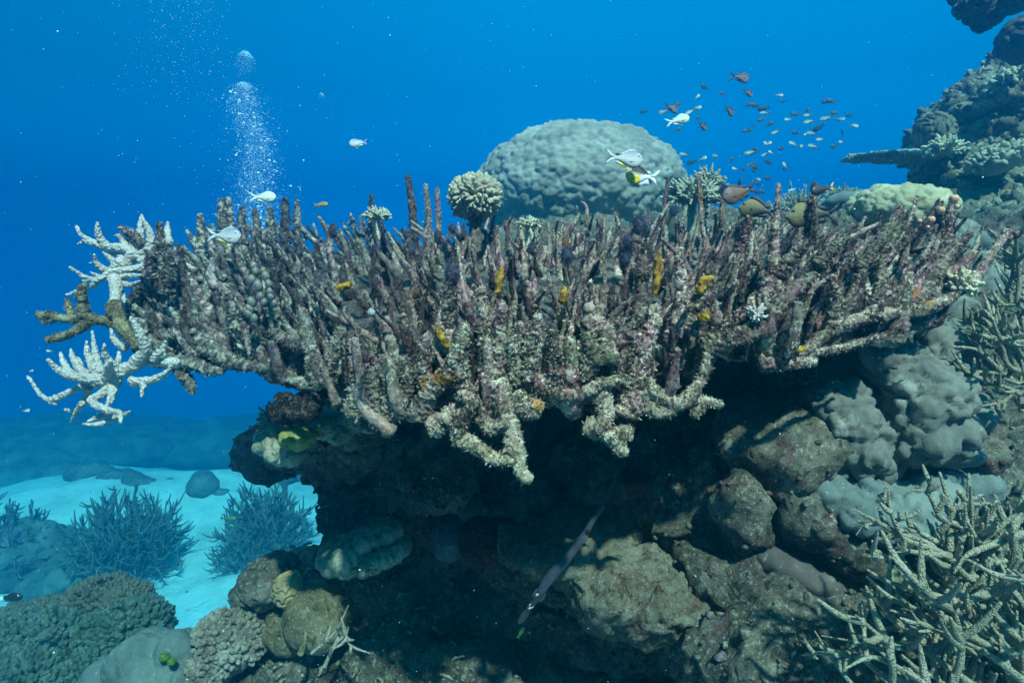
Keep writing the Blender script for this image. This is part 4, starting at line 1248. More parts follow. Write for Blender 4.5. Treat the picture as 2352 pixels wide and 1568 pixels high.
def fish_shape(depth, width, tail, fork, dorsal, anal, color, pelvic=0., head=.5, ped=.09, droop=0., fins=None, pelv_col=None, lunate=0., snout=0.):
    """A unit long fish along +X (head), +Z up: one body mesh with its fins, and two eyes."""
    n, m = 26, 16
    u = np.linspace(0, 1, n)                       # 0 snout .. 1 tail root
    prof = np.sin(np.pi * np.clip(u, 0, 1) ** (.62 + .1 * head)) ** .78
    prof = prof * (1 - u ** 3) + ped / depth * 2 * u ** 3 * .55
    if snout:
        prof = prof * np.clip((u / .22), 0, 1) ** snout * 1.0
    prof[0] = .06
    X = .5 - u * (1 - tail)
    topz, botz = depth * .5 * prof, depth * .5 * prof
    w = width * .5 * np.sin(np.pi * np.clip(u * .93 + .035, 0, 1) ** .6) ** .8
    cz = -droop * (1 - u) ** 2
    th = np.linspace(0, 2 * np.pi, m, endpoint=False)
    V, F = [], []
    for k in range(n):
        for t in th:
            z = math.sin(t)
            V.append((X[k], math.copysign(abs(math.cos(t)) ** .9, math.cos(t)) * w[k], cz[k] + (topz[k] if z > 0 else botz[k]) * z))
    for k in range(n - 1):
        for j in range(m):
            F.append((k * m + j, k * m + (j + 1) % m, (k + 1) * m + (j + 1) % m, (k + 1) * m + j))
    part = [0] * len(V)
    def fin(outline, thick=.006, pid=1, y0=0., sy=0.):
        b = len(V)
        N = len(outline)
        for s in (1, -1):
            for (x, z) in outline:
                V.append((x, y0 + s * thick * .5 + sy * abs(z - outline[0][1]), z))
                part.append(pid)
        T.append(tuple(range(b, b + N)))
        T.append(tuple(range(b + 2 * N - 1, b + N - 1, -1)))
        for k in range(N):
            F.append((b + k, b + N + k, b + N + (k + 1) % N, b + (k + 1) % N))
    T = []
    tr = .5 - (1 - tail)
    h = ped * .5
    sp = depth * .40 + .035
    for g in (1, -1):
        fin([(tr + .04, g * h * .9), (tr - tail * .30, g * sp * .42), (tr - tail * .62, g * sp * .78), (-.5, g * sp),
             (-.5 + tail * .30, g * sp * (.50 + .1 * lunate)), (-.5 + tail * (.55 * fork + .12), g * sp * .16), (-.5 + tail * fork, 0), (tr + .04, 0)], pid=1)
    xs = np.linspace(.72, .16, 9)
    body = lambda uu: float(np.interp(uu, u, topz))
    xx = lambda uu: .5 - uu * (1 - tail)
    us = np.linspace(.26, .88, 9)
    out = [(xx(a), body(a) * .9 + float(np.interp(a, u, cz))) for a in us]
    topf = [(xx(a) - .02 - (.06 if a > .75 else 0), body(a) + dorsal * (np.sin(np.pi * min(1, (a - .2) / .75) ** .7) * .8 + (.55 if a > .74 else 0))) for a in us[::-1]]
    fin(out + topf, pid=2)
    us = np.linspace(.55, .88, 6)
    out = [(xx(a), -body(a) * .9) for a in us]
    botf = [(xx(a) - .02 - (.06 if a > .75 else 0), -body(a) - anal * (.7 + (.5 if a > .74 else 0))) for a in us[::-1]]
    fin(out + botf, pid=3)
    if pelvic:
        fin([(xx(.36), -body(.36) * .9), (xx(.46), -body(.46) * .95), (xx(.62), -body(.5) - pelvic), (xx(.5), -body(.4) - pelvic * .45)], pid=4)
    for s in (1, -1):
        fin([(xx(.30), -.03), (xx(.30), -.08), (xx(.45), -.10), (xx(.47), -.04)], .004, 5, s * (width * .46), 0)
    V = np.array(V)
    col = np.array([color(p[0], p[2] / depth * 2, q) for p, q in zip(V, part)])
    # triangulate fin sheets as fans of quads/tris
    tri = []
    for poly in T:
        N = len(poly)
        i, j = 0, N - 1
        while j - i >= 2:
            tri.append((poly[i], poly[i + 1], poly[j]))
            if j - 1 > i + 1:
                tri.append((poly[i + 1], poly[j - 1], poly[j]))
            i += 1
            j -= 1
    a0 = list(range(m))
    eyez = cz[4] + topz[5] * .38
    return V, F, tri, col, (X[4] - .0, w[4] * .86, eyez)

PROTO = {}
def fish_proto(key, mat='fish', eye=.03, ring=(.8, .8, .75), **kw):
    V, F, T, col, ep = fish_shape(**kw)
    PROTO[key] = (V, np.array(F), np.array(T), col, ep, eye, ring, mat)

def add_fish(name, key, x, y, d, px, ang, label, cat='fish', group=None, yaw=0., eyes=True, flip=False, roll=0.):
    """x, y: middle of the fish; px: its length in the photo; ang: heading, degrees anticlockwise from right."""
    V, F, T, col, ep, er, ring, mat = PROTO[key]
    L = px * d / FPX / max(.35, math.cos(math.radians(yaw)))
    c = P(x, y, d)
    a = math.radians(ang)
    hx = RT * math.cos(a) + UP * math.sin(a)
    h = unit(hx * math.cos(math.radians(yaw)) + FWD * math.sin(math.radians(yaw)))
    up = UP - h * np.dot(UP, h)
    up = unit(up) if np.linalg.norm(up) > .15 else unit(FWD - h * np.dot(FWD, h))
    sd = np.cross(up, h)
    Rm = np.stack([h, sd, up], 1)
    mwk = Matrix([list(Rm[i] * L) + [c[i]] for i in range(3)] + [[0, 0, 0, 1]])
    if key not in MESHES:
        o = mk(name, V, [F, T], M[mat], None, (0, 0, 0), {'col': col})
        MESHES[key] = o.data
    else:
        o = bpy.data.objects.new(name, MESHES[key])
        COL.objects.link(o)
    o.matrix_world = mwk
    tag(o, label, cat, group)
    if eyes:
        if key + 'eye' not in MESHES:
            S_, F_ = ico(3)
            E_ = S_ * np.array([er, er * .45, er])
            ce = np.where((np.hypot(S_[:, 0], S_[:, 2]) < .55)[:, None], (.01, .01, .012), ring)
            e = mk('eye', E_, [F_], M['eye'], None, (0, 0, 0), {'col': ce})
            MESHES[key + 'eye'] = e.data
            bpy.data.objects.remove(e)
        for s in (1, -1):
            e = bpy.data.objects.new('eye', MESHES[key + 'eye'])
            COL.objects.link(e)
            e.parent = o
            e.location = (ep[0], s * ep[1], ep[2])
    return o
MESHES = {}

def c_white(x, z, q):
    if q == 5: return (.5, .55, .52)
    return (.60, .66, .60) if z < .25 else (.48, .58, .53)
def c_silver(x, z, q):
    if q == 4: return (.85, .72, .02)
    if q == 1: return (.02, .03, .06) if abs(z) > .55 - (x + .5) * 1.6 and abs(z) > .2 and (abs(z) > .75 or x < -.42) else (.45, .52, .58)
    if q == 2: return (.03, .04, .06) if x < -.05 else (.35, .42, .5)
    if q == 3: return (.85, .75, .05) if x > -.08 else (.3, .38, .42)
    if z < -.82 and x < .15: return (.85, .78, .2)
    k = min(1, max(0, (z + .1) / .9))
    s = .82 + .18 * math.cos(x * 95) * math.cos(z * 26)
    return tuple(s * (a * (1 - k) + b * k) for a, b in zip((.62, .62, .65), (.17, .21, .30)))
def c_blue(x, z, q):
    if q == 4 or (q == 3 and x > -.1): return (.7, .68, .05)
    if q in (1, 2): return (.03, .05, .12) if abs(z) > .6 else (.25, .35, .5)
    k = min(1, max(0, (z + .3) / 1.0))
    return tuple(a * (1 - k) + b * k for a, b in zip((.62, .68, .70), (.12, .22, .42)))
def c_tri(x, z, q):
    if q == 4: return (.01, .01, .02)
    if q == 1: return (.62, .70, .78)
    if q == 2: return (.02, .02, .02) if x > -.12 else (.5, .6, .72)
    if q == 3: return (.55, .62, .72)
    if z > .12 - .3 * (x - .1) and -.16 < x < .36: return (.02, .018, .016)
    if x > .06 and z < .2: return (.90, .62, .02) if z < .0 else (.55, .42, .28)
    if x > .3: return (.38, .28, .22)
    return (.70, .70, .72)
def c_dark(x, z, q):
    if q: return (.012, .014, .03)
    k = min(1, max(0, (z + .75) / 1.1))
    return tuple(a * (1 - k) + b * k for a, b in zip((.30, .26, .27), (.02, .02, .05)))
def c_pale(x, z, q):
    if q == 1: return (.05, .10, .14)
    if q in (2, 3): return (.07, .12, .15)
    k = min(1, max(0, (z + .5) / 1.1 - x * .5))
    return tuple(a * (1 - k) + b * k for a, b in zip((.70, .74, .70), (.06, .11, .13)))
def c_navy(x, z, q): return (.02, .05, .09) if q or z > -.3 else (.06, .11, .13)
def c_brown(x, z, q):
    if q: return (.045, .03, .028)
    s = .85 + .15 * math.cos(z * 40 + x * 12)
    return tuple(s * v for v in ((.17, .12, .13) if x > .22 and z > 0 else (.15, .075, .045)))
def c_olive(x, z, q):
    if q: return (.012, .014, .022)
    k = min(1, max(0, (.30 - x) * 1.9 + (-.1 - z) * .6))
    g = min(1, max(0, (x - .33) * 6))
    c = tuple(a * (1 - k) + b * k for a, b in zip((.16, .125, .03), (.012, .013, .02)))
    return tuple(a * (1 - g) + b * g for a, b in zip(c, (.13, .15, .11)))
def c_yback(x, z, q): return (.75, .42, .02) if (q == 1 and x < -.33) or (q in (2, 3) and x < -.18) else (.012, .012, .02)
def c_black(x, z, q): return (.008, .009, .016) if x > -.22 or key_white is False else (.6, .68, .7)
key_white = True
def c_black2(x, z, q): return (.008, .009, .016)
def c_green(x, z, q): return (.10, .16, .04)
def c_yel(x, z, q): return (.50, .52, .03) if x < .2 else (.2, .25, .06)
def c_stripe(x, z, q): return (.32, .24, .10) if math.sin(z * 14) > 0 else (.14, .12, .09)
def c_cyan(x, z, q): return (.25, .55, .62)

damsel = dict(depth=.46, width=.17, tail=.26, fork=.62, dorsal=.045, anal=.06)
fish_proto('chromis', eye=.032, color=c_white, pelvic=.06, **{**damsel, 'depth': .40, 'tail': .30, 'fork': .72})
fish_proto('silver', eye=.042, ring=(.75, .8, .85), color=c_silver, pelvic=.11, **{**damsel, 'depth': .47, 'tail': .27, 'fork': .78, 'dorsal': .05})
fish_proto('blue', eye=.04, color=c_blue, pelvic=.10, **damsel)
fish_proto('tri', eye=.04, ring=(.7, .5, .1), color=c_tri, pelvic=.13, **{**damsel, 'depth': .56, 'dorsal': .09, 'anal': .13, 'tail': .25})
fish_proto('dark', eye=.03, ring=(.4, .4, .4), color=c_dark, **{**damsel, 'depth': .52, 'tail': .34, 'fork': .86, 'width': .24})
fish_proto('school_pale', color=c_pale, **{**damsel, 'depth': .38, 'tail': .30, 'fork': .8})
fish_proto('school_dark', color=c_navy, **{**damsel, 'depth': .40, 'tail': .30, 'fork': .8})
fish_proto('brown', eye=.034, ring=(.12, .1, .1), color=c_brown, depth=.50, width=.15, tail=.24, fork=.7, dorsal=.07, anal=.07, lunate=1.)
fish_proto('olive', eye=.036, ring=(.05, .05, .04), color=c_olive, depth=.50, width=.15, tail=.20, fork=.8, dorsal=.075, anal=.075, droop=.10, snout=.55)
fish_proto('yback', color=c_yback, depth=.46, width=.16, tail=.26, fork=.4, dorsal=.05, anal=.05)
fish_proto('black_white', color=c_black, depth=.34, width=.14, tail=.22, fork=.4, dorsal=.04, anal=.04)
fish_proto('black', color=c_black2, depth=.34, width=.14, tail=.2, fork=.4, dorsal=.04, anal=.04)
fish_proto('wrasse', color=c_green, depth=.30, width=.13, tail=.18, fork=.1, dorsal=.03, anal=.03)
fish_proto('yellow', color=c_yel, depth=.34, width=.14, tail=.2, fork=.2, dorsal=.03, anal=.03)
fish_proto('stripe', eye=.03, color=c_stripe, depth=.34, width=.14, tail=.2, fork=.4, dorsal=.05, anal=.04)
fish_proto('cyan', color=c_cyan, depth=.30, width=.12, tail=.24, fork=.7, dorsal=.03, anal=.03)

A_ = add_fish
A_('damselfish', 'chromis', 602, 453, 2.0, 64, 0, 'white damselfish hovering above the left fingers in front of the bubble plume')
A_('damselfish', 'silver', 513, 541, 1.85, 82, -2, 'silver scaled damselfish with yellow pelvic fin swimming over the grey left fingers')
A_('damselfish', 'blue', 824, 328, 2.4, 44, 184, 'small blue silver damselfish alone in open water facing left')
A_('damselfish', 'silver', 1432, 364, 1.7, 88, -6, 'white damselfish with black edged tail and yellow belly in front of the dome coral')
A_('damselfish', 'tri', 1476, 405, 1.75, 78, 172, 'damselfish with black back, yellow chest and white tail below the white one')
for (x, y, px, ang, yw, lab) in [(1696, 177, 52, -2, 10, 'dark damselfish highest above the school'), (1540, 247, 40, -8, 25, 'dark damselfish just above the white damselfish of the school'),
                                 (1673, 253, 32, -5, 45, 'dark damselfish in the middle of the dark ones left of the school'), (1612, 289, 28, 5, 45, 'lowest dark damselfish right of the white damselfish'),
                                 (1716, 213, 30, 2, 30, 'dark damselfish right below the highest dark one')]:
    A_('damselfish', 'dark', x, y, 2.9, px, ang, lab, group='dark damselfish above the reef', yaw=yw)
A_('damselfish', 'chromis', 1555, 277, 2.6, 58, 14, 'bright white damselfish among the dark ones above the dome coral')
A_('surgeonfish', 'brown', 1700, 442, 1.85, 84, 200, 'brown surgeonfish with dark fins nosing down at the fingers', yaw=0)
A_('surgeonfish', 'olive', 1742, 480, 1.95, 84, 158, 'rounded olive yellow and black surgeonfish behind the fingers', yaw=20)
A_('surgeonfish', 'olive', 1866, 490, 1.95, 120, 176, 'long olive and black surgeonfish half hidden by a finger', yaw=5)
A_('damselfish', 'yback', 1890, 435, 1.95, 56, 190, 'black fish with yellow orange tail fins behind the right fingers')
A_('damselfish', 'black_white', 22, 1372, 2.6, 60, 6, 'black fish with white tail at the left edge above soft coral')
A_('damselfish', 'black', 230, 1336, 2.9, 34, 24, 'black fish hovering over the crown of soft coral')
A_('wrasse', 'wrasse', 524, 1190, 5.5, 36, -4, 'slim dark green fish in front of the open staghorn bush')
A_('damselfish', 'yellow', 1196, 1452, 2.0, 30, 60, 'small yellow green fish beside the trumpetfish tail')
A_('damselfish', 'stripe', 737, 470, 2.45, 34, 4, 'small striped tan fish resting on the back left fingers')
A_('damselfish', 'cyan', 2254, 437, 4.2, 32, 175, 'small pale blue fish in front of the far ridge')
A_('damselfish', 'cyan', 1820, 436, 3.2, 18, 200, 'tiny white fish over the thin branched thicket')
for (x, y, px, ang, lab) in [(58, 943, 22, 10, 'pale blurry fish below the left tip corals'), (70, 852, 14, 20, 'tiny pale fish left of the lower white coral'), (115, 806, 18, 170, 'tiny silver fish under the yellowish limb'), (206, 603, 10, 0, 'tiny pale fish beside the upper white coral')]:
    A_('damselfish', 'school_pale', x, y, 2.4, px, ang, lab, eyes=False)

# the loose school over the right end of the table coral
pts = []
for (x, y) in [(530, 310), (620, 400), (1360, 410), (70, 450), (165, 480), (300, 525), (310, 605), (260, 710), (830, 620), (1000, 575), (1030, 640), (700, 715), (370, 795), (1060, 745), (1350, 690), (1540, 710), (1725, 645),
               (1430, 600), (80, 855), (500, 920), (830, 935), (1130, 855), (1220, 845), (1100, 950), (990, 960), (1240, 1045), (1600, 950), (1780, 815), (340, 1125), (790, 1130), (930, 1155), (1125, 1165), (1480, 1145), (1590, 1090),
               (80, 1260), (415, 1270), (310, 1290), (110, 1460), (380, 1420), (160, 1520), (650, 1500), (590, 1195), (1420, 410)]:
    pts.append(((1750 + x * .1403) * .98, (180 + y * .1403) * .98))
for (x, y) in [(240, 950), (610, 950), (880, 800), (1200, 690), (1360, 500), (1680, 620), (1190, 890), (1090, 950), (1200, 1070), (840, 1280), (2180, 820), (2110, 1310)]:
    pts.append(((1480 + x * .1276) * .98, (140 + y * .1276) * .98))
for (x, y) in [(545, 165), (625, 150), (700, 168), (815, 190), (830, 210), (900, 180), (990, 205), (810, 128), (890, 85), (760, 215), (725, 215), (850, 295), (900, 265), (840, 268), (460, 140), (500, 178), (870, 335), (740, 300)]:
    pts.append((1372 + .4375 * x, 294 + .4375 * y))
for k, (x, y) in enumerate(pts):
    pale = rs.rand() < .45
    left = rs.rand() < .75
    d = rs.uniform(4.2, 6.2)
    A_('damselfish', 'school_pale' if pale else 'school_dark', x, y, d, rs.uniform(17, 27), (180 + rs.normal(6, 18)) if left else rs.normal(25, 28),
       'small silvery blue damselfish in the loose school over the table coral', group='school of small damselfish', eyes=False, yaw=rs.uniform(-45, 45))

# trumpetfish
tl, hd = P(1212, 1402, 1.66), P(1386, 1160, 1.66)
ax = hd - tl
def tf(u, s): return tl + ax * u + np.array([0, 0, 1]) * 0 + RT * s
w = [tl, tl + ax * .12, tl + ax * .3 + RT * -.004, tl + ax * .55 + RT * .004, tl + ax * .72 + RT * .006, tl + ax * .86, hd]
V, Q_, s_, D_, Rv = tube(w, [.005, .009, .0135, .0155, .0155, .0135, .012, .0085, .007, .0075], 60, 14, noise=False, blunt=.6)
a = Acc()
colb = np.where((s_ < .17)[:, None], (.02, .022, .03), np.array([.035, .038, .058]))
sp = (s_ < .2) & (fbm(V * 150, 1) > .33)
colb[sp] = (.8, .85, .9)
a.add(V, quads=Q_, col=colb)
S_, F_ = ico(3)
axu = unit(ax)
sdv = unit(np.cross(axu, FWD))
Bm = np.stack([axu, sdv, np.cross(axu, sdv)], 1)
for (u, off_, sc, cc) in [(-.05, 0, (.026, .009, .003), (.02, .024, .024)), (.15, .010, (.016, .007, .002), (.03, .034, .05)), (.15, -.010, (.016, .007, .002), (.03, .034, .05)), (.71, -.010, (.013, .005, .003), (.06, .06, .08))]:
    a.add((S_ * np.array(sc)) @ Bm.T + tl + ax * u + sdv * off_ - FWD * (.010 if u > .5 else 0), tris=F_, col=np.tile(cc, (len(S_), 1)))
tr = tag(a.put('trumpetfish', M['fish'], None, tl), 'long slender grey trumpetfish hanging head up in front of the sandy ledge', 'fish')
e = Acc()
e.add(S_ * .0055 + tl + ax * .775 - FWD * .013 + sdv * -.003, tris=F_, col=np.tile((.01, .01, .012), (len(S_), 1)))
e.put('eye', M['eye'], tr, tl)
# ------------------------------------------------------------------ growths on the fingers
TIPS = [l[1][-1] for l in LIMBS if l[0] > 0]
m_turf = Mat('algae_turf', .95, .1)
M['turf'] = m_turf.done(m_turf.ramp(m_turf.noise(60, 3), [(.3, (.035, .035, .055)), (.7, (.10, .10, .14))]))
def tuft_ball(c, r, h, label):
    """A fuzzy plug of filamentous algae."""
    a = Acc()
    V, F = blob(c, (r * .8, r * .8, h * .9), 3, None, lambda V: .25 * r * fbm(V * 80, 2))
    a.add(V, tris=F)
    n = 520
    d = rs.normal(size=(n, 3))
    d /= np.linalg.norm(d, axis=1)[:, None]
    b = c + d * np.array([r, r, h]) * .78
    s = np.cross(d, rs.normal(size=(n, 3)))
    s /= np.linalg.norm(s, axis=1)[:, None]
    tip = b + (d + rs.normal(0, .35, (n, 3))) * r * .55
    a.add(np.stack([b - s * .0009, b + s * .0009, tip], 1).reshape(-1, 3), tris=np.arange(3 * n).reshape(-1, 3))
    return tag(a.put('algae_tuft', M['turf'], None, c), label, 'alga', 'purple grey algae tufts on the fingers')
TW = [(1040, 612, 'dark fuzzy algae tuft capping the yellow sponge finger'), (880, 520, None), (790, 545, None), (845, 560, None), (990, 530, None), (1130, 545, None), (1215, 560, None), (1430, 590, None), (1655, 590, None), (1425, 540, None),
      (1500, 520, None), (1655, 440, None), (700, 570, None), (1050, 500, None), (950, 560, None), (1320, 560, None), (1560, 480, None), (770, 500, None), (1780, 545, None), (1460, 505, None)]
for (x, y, lab) in TW:
    best, bd = None, 1e9
    for p in TIPS:
        v = np.dot(p, FWD)
        q = (CX + np.dot(p, RT) / v * FPX, CY - np.dot(p, UP) / v * FPX)
        e = (q[0] - x) ** 2 + (q[1] - y) ** 2 + (v - 1.8) ** 2 * 400
        if e < bd:
            best, bd = p, e
    r = rs.uniform(.014, .019)
    tuft_ball(best - np.array([0, 0, .012]), r, r * rs.uniform(1.3, 2.0), lab or 'purple grey fuzzy algae tuft wrapped round a fingertip of the table coral')

m_sp = Mat('yellow_sponge', .8, .3)
M['sponge'] = m_sp.done(m_sp.ramp(m_sp.noise(70, 4, .7), [(.38, (.06, .03, .012)), (.5, (.26, .14, .012)), (.65, (.42, .26, .02))]))
m_sp.bump(m_sp.noise(120, 4), .6, .006)
for (S_p, pts, r, d, lab) in [
    (S2, [(650, 740), (655, 690), (662, 630)], .0165, 1.40, 'bright yellow sponge sleeve round the tuft capped middle finger'),
    (S2, [(645, 945), (618, 905), (605, 860)], .011, 1.33, 'thin yellow sponge strip curving along a low front limb'),
    (S3, [(300, 870), (315, 780), (325, 650)], .0125, 1.42, 'long yellow green sponge sleeve on a finger left of the orange crust'),
    (S3, [(530, 860), (560, 810), (600, 790)], .016, 1.38, 'orange yellow sponge crust on a thick right front finger'),
    (S3, [(545, 1010), (560, 985), (580, 970)], .016, 1.36, 'dull yellow sponge patch low on the thick right front finger'),
    (S3, [(960, 1165), (1030, 1165), (1090, 1160)], .0125, 1.47, 'orange sponge crust on the low right limb'),
    (S2, [(1140, 760), (1145, 720), (1148, 690)], .012, 1.46, 'ochre sponge patch on a finger right of the middle'),
    (S2, [(165, 690), (200, 685), (225, 670)], .013, 1.58, 'ochre sponge patch between the grey left fingers'),
    (S2, [(850, 710), (862, 695), (875, 600)], .010, 1.46, 'small orange sponge fleck on a middle finger')]:
    a = Acc()
    w = [P(*S_p(p), d) for p in pts]
    V, Q_, s_, D_, Rv = tube(w, [r * .5, r * .85, r * .8, r * .45], 22, 14, .5, 60, .25, 160, .8, rs.uniform(0, 9))
    a.add(V, quads=Q_)
    tag(a.put('sponge', M['sponge'], None, w[0]), lab, 'sponge', 'yellow sponges on the table coral')

m_black = m_rock('black_sponge', [(.006, .005, .006), (.012, .010, .012), (.03, .024, .026)], (.02, .012, .016), (.30, .28, .24), 2.2, .5)
a = Acc()
for pts, r in [([(1440, 1265), (1520, 1255), (1600, 1262), (1650, 1215), (1680, 1150)], .030), ([(1540, 1260), (1530, 1300), (1505, 1335)], .016), ([(1470, 1250), (1500, 1215), (1560, 1200)], .022)]:
    w = [P(*S1(p), 1.56) for p in pts]
    V, Q_, *_ = tube(w, [r, r * 1.1, r, r * .6], 34, 14, .4, 30, .2, 120, .8, rs.uniform(0, 9))
    a.add(V, quads=Q_)
tag(a.put('black_sponge', m_black, None, P(*S1((1600, 1262)), 1.56)), 'black sponge coating a drooping limb at the lower left of the table coral', 'sponge')

# sea squirts
m_sq = Mat('sea_squirt', .5, .4)
M['squirt'] = m_sq.done(m_sq.ramp(m_sq.noise(180, 3), [(.35, (.09, .10, .10)), (.65, (.20, .19, .18))]))
m_op = Mat('squirt_opening', .6, .3)
M['opening'] = m_op.done((.10, .16, .02))
S_, F_ = ico(3)
for k, (x, y, rr) in enumerate([(1340, 530, 20), (1380, 525, 19), (1395, 555, 25), (1320, 575, 26), (1410, 595, 22), (1355, 605, 28), (1365, 660, 22), (1415, 635, 20), (1420, 660, 18), (1320, 690, 26), (1440, 695, 18), (1310, 725, 24), (1305, 750, 24), (1335, 775, 22), (1385, 690, 20)]):
    px_, py_ = S1((x, y))
    c = P(px_, py_, 1.545)
    r = rr * .4375 * 1.545 / FPX
    ang = rs.uniform(-.6, .6)
    B = basis(unit(UP * 1 + RT * ang - FWD * .35))
    V = (S_ * np.array([r * .85, r * .8, r * 1.15])) @ B.T + c
    o = tag(mk('sea_squirt', V, [F_], M['squirt'], None, c), 'grey mottled sea squirt in the stacked cluster on the left fingers', 'sea squirt', 'sea squirts on the left fingers')
    V = (S_ * np.array([r * .3, r * .3, r * .12])) @ B.T + c + B[:, 2] * r * 1.12
    mk('opening', V, [F_], M['opening'], o, c)
m_ob = Mat('orange_squirt', .45, .4)
M['obead'] = m_ob.done(m_ob.ramp(m_ob.noise(120, 3), [(.4, (.42, .20, .10)), (.62, (.62, .42, .30))]))
for (x, y, rr, d, lab) in [(1872, 372, 24, 1.58, 'roundest orange pink sea squirt crowning the tallest right finger'), (1805, 432, 20, 1.60, 'orange sea squirt just left below the crowning one'), (1752, 482, 20, 1.6, 'lower orange sea squirt on the slanting right finger'), (1886, 412, 13, 1.58, 'small pale sea squirt under the crowning one'), (1690, 488, 13, 1.62, 'small brown sea squirt left of the orange ones'), (1620, 500, 12, 1.64, 'leftmost small brown sea squirt of the right tip'), (1735, 520, 10, 1.6, 'tiny orange sea squirt under the lower orange one')]:
    c = P(*S3((x, y)), d)
    r = rr * .4375 * d / FPX
    V = S_ * r * np.array([1, 1, 1.02]) + c
    o = tag(mk('sea_squirt', V, [F_], M['obead'], None, c), lab, 'sea squirt', 'orange sea squirts on the right tip')
    V = S_ * np.array([r * .3, r * .3, r * .12]) + c + np.array([0, -.3 * r, r * .96])
    mk('opening', V, [F_], M['opening'], o, c)
for (x, y, r, lab, cc) in [(1353, 708, 14, 'pinkish white ball sponge on the pale middle limb', (.34, .26, .22)), (853, 718, 9, 'small white ball sponge on a grey front finger', (.28, .31, .31))]:
    d = fd(x) - .03
    mm_ = Mat('ball_sponge', .7, .3)
    V, F = blob(P(x, y, d), r * d / FPX, 4, None, lambda V: .0012 * fbm(V * 120, 2))
    tag(mk('ball_sponge', V, [F], mm_.done(mm_.ramp(mm_.noise(90, 3), [(.4, tuple(.7 * v for v in cc)), (.6, cc)])), None, P(x, y, d)), lab, 'sponge')

# feather stars in the shade
m_fs = Mat('feather_star', .9, .1)
M['fstar'] = m_fs.done((.10, .13, .11))
for (x, y, d, L, n, lab) in [(885, 1020, 2.18, .085, 26, 'upper feather star spreading thin arms in the shade'), (925, 1130, 2.2, .075, 24, 'lower feather star with limp arms on the shaded reef face')]:
    c = P(x, y, d)
    a = Acc()
    for k in range(n):
        dr = unit(RT * rs.normal() + UP * rs.normal(-.1) - FWD * abs(rs.normal(.5, .4)))
        e = c + dr * L * rs.uniform(.7, 1.2)
        V, Q_, *_ = tube([c, c + dr * L * .5 + rs.normal(0, .006, 3), e - UP * .01, e + rs.normal(0, .012, 3) + UP * .012], [.0022, .002, .0012], 14, 5, noise=False)
        a.add(V, quads=Q_)
    tag(a.put('feather_star', M['fstar'], None, c), lab, 'feather star', 'feather stars in the shade')

# ------------------------------------------------------------------ countless small growths roughening the rock
m_gr = Mat('reef_growth', .95, .15)
gc = m_gr.mix(m_gr.ramp(m_gr.noise(90, 4, .7), [(.4, 0.), (.6, 1.)]), m_gr.attr('col', 'Color'), (.05, .045, .04))
m_gr.bump(m_gr.noise(160, 3), .6, .004)
M['growth'] = m_gr.done(gc)
GC = np.array([(.16, .15, .12), (.22, .21, .17), (.10, .09, .07), (.14, .06, .06), (.20, .15, .17), (.13, .16, .09), (.30, .29, .24), (.07, .035, .02)])
def growth(obj, label, n, lo, hi, keep, cols=GC):
    me = obj.data
    nv = len(me.vertices)
    V = np.empty(nv * 3, np.float32)
    N = np.empty(nv * 3, np.float32)
    me.vertices.foreach_get('co', V)
    me.vertices.foreach_get('normal', N)
    V, N = V.reshape(-1, 3).astype(float), N.reshape(-1, 3).astype(float)
    dense = fbm(V * 5, 2)
    ok = np.where(keep(V) & (dense > -.25))[0]
    k = rs.choice(ok, n)
    a = Acc()
    S_, F_ = ico(2)
    for i in k:
        p, nn = V[i], N[i]
        s = rs.uniform(lo, hi) * (1 if rs.rand() < .85 else 1.8)
        B = basis(nn + rs.normal(0, .35, 3))
        sh = np.array([s * rs.uniform(.5, 1.2), s * rs.uniform(.5, 1.2), s * rs.uniform(.4, 1.5)])
        W = S_ * (1 + .55 * perlin(S_ * 2.3 + rs.uniform(0, 40)))[:, None]
        a.add((W * sh) @ B.T + p, tris=F_, col=cols[rs.randint(len(cols))])
    o = a.put('reef_growth', M['growth'])
    return tag(o, label, 'growth', kind='stuff')
growth(reef, 'small crusts, nodules and turf covering the near reef face', 9000, .0035, .010, lambda V: (V[:, 1] < 3.0) & (V[:, 0] > -1.6) & (V[:, 0] < 2.2) & (V[:, 2] > -2.2))
growth(ridge, 'small corals and knobs covering the far reef ridge', 3200, .010, .032, lambda V: V[:, 1] < 5.6, np.array([(.30, .30, .22), (.38, .36, .24), (.2, .2, .15), (.42, .42, .34), (.14, .13, .11)]))
# broken coral rubble on the lower left slope
mv = len(reef.data.vertices)
rv = np.empty(mv * 3, np.float32)
reef.data.vertices.foreach_get('co', rv)
rv = rv.reshape(-1, 3).astype(float)
ok = rv[(rv[:, 0] > -1.15) & (rv[:, 0] < -.15) & (rv[:, 1] < 2.7) & (rv[:, 2] < -1.0) & (rv[:, 2] > -2.0)]
if len(ok):
    a = Acc()
    for p in ok[rs.randint(0, len(ok), 420)]:
        d = unit(rs.normal(size=3) * np.array([1, 1, .45]))
        L = rs.uniform(.02, .07)
        V, Q_, *_ = tube([p - d * L * .5 + UP * .006, p + UP * .012 + rs.normal(0, .004, 3), p + d * L * .5 + UP * .006], [.005, .006, .004], 8, 6, .3, 60, .2, 150, 1., rs.uniform(0, 9))
        a.add(V, quads=Q_, col=GC[rs.choice([0, 1, 6])] * 1.3)
    tag(a.put('coral_rubble', M['growth']), 'broken coral rubble strewn over the lower left slope', 'rubble', kind='stuff')

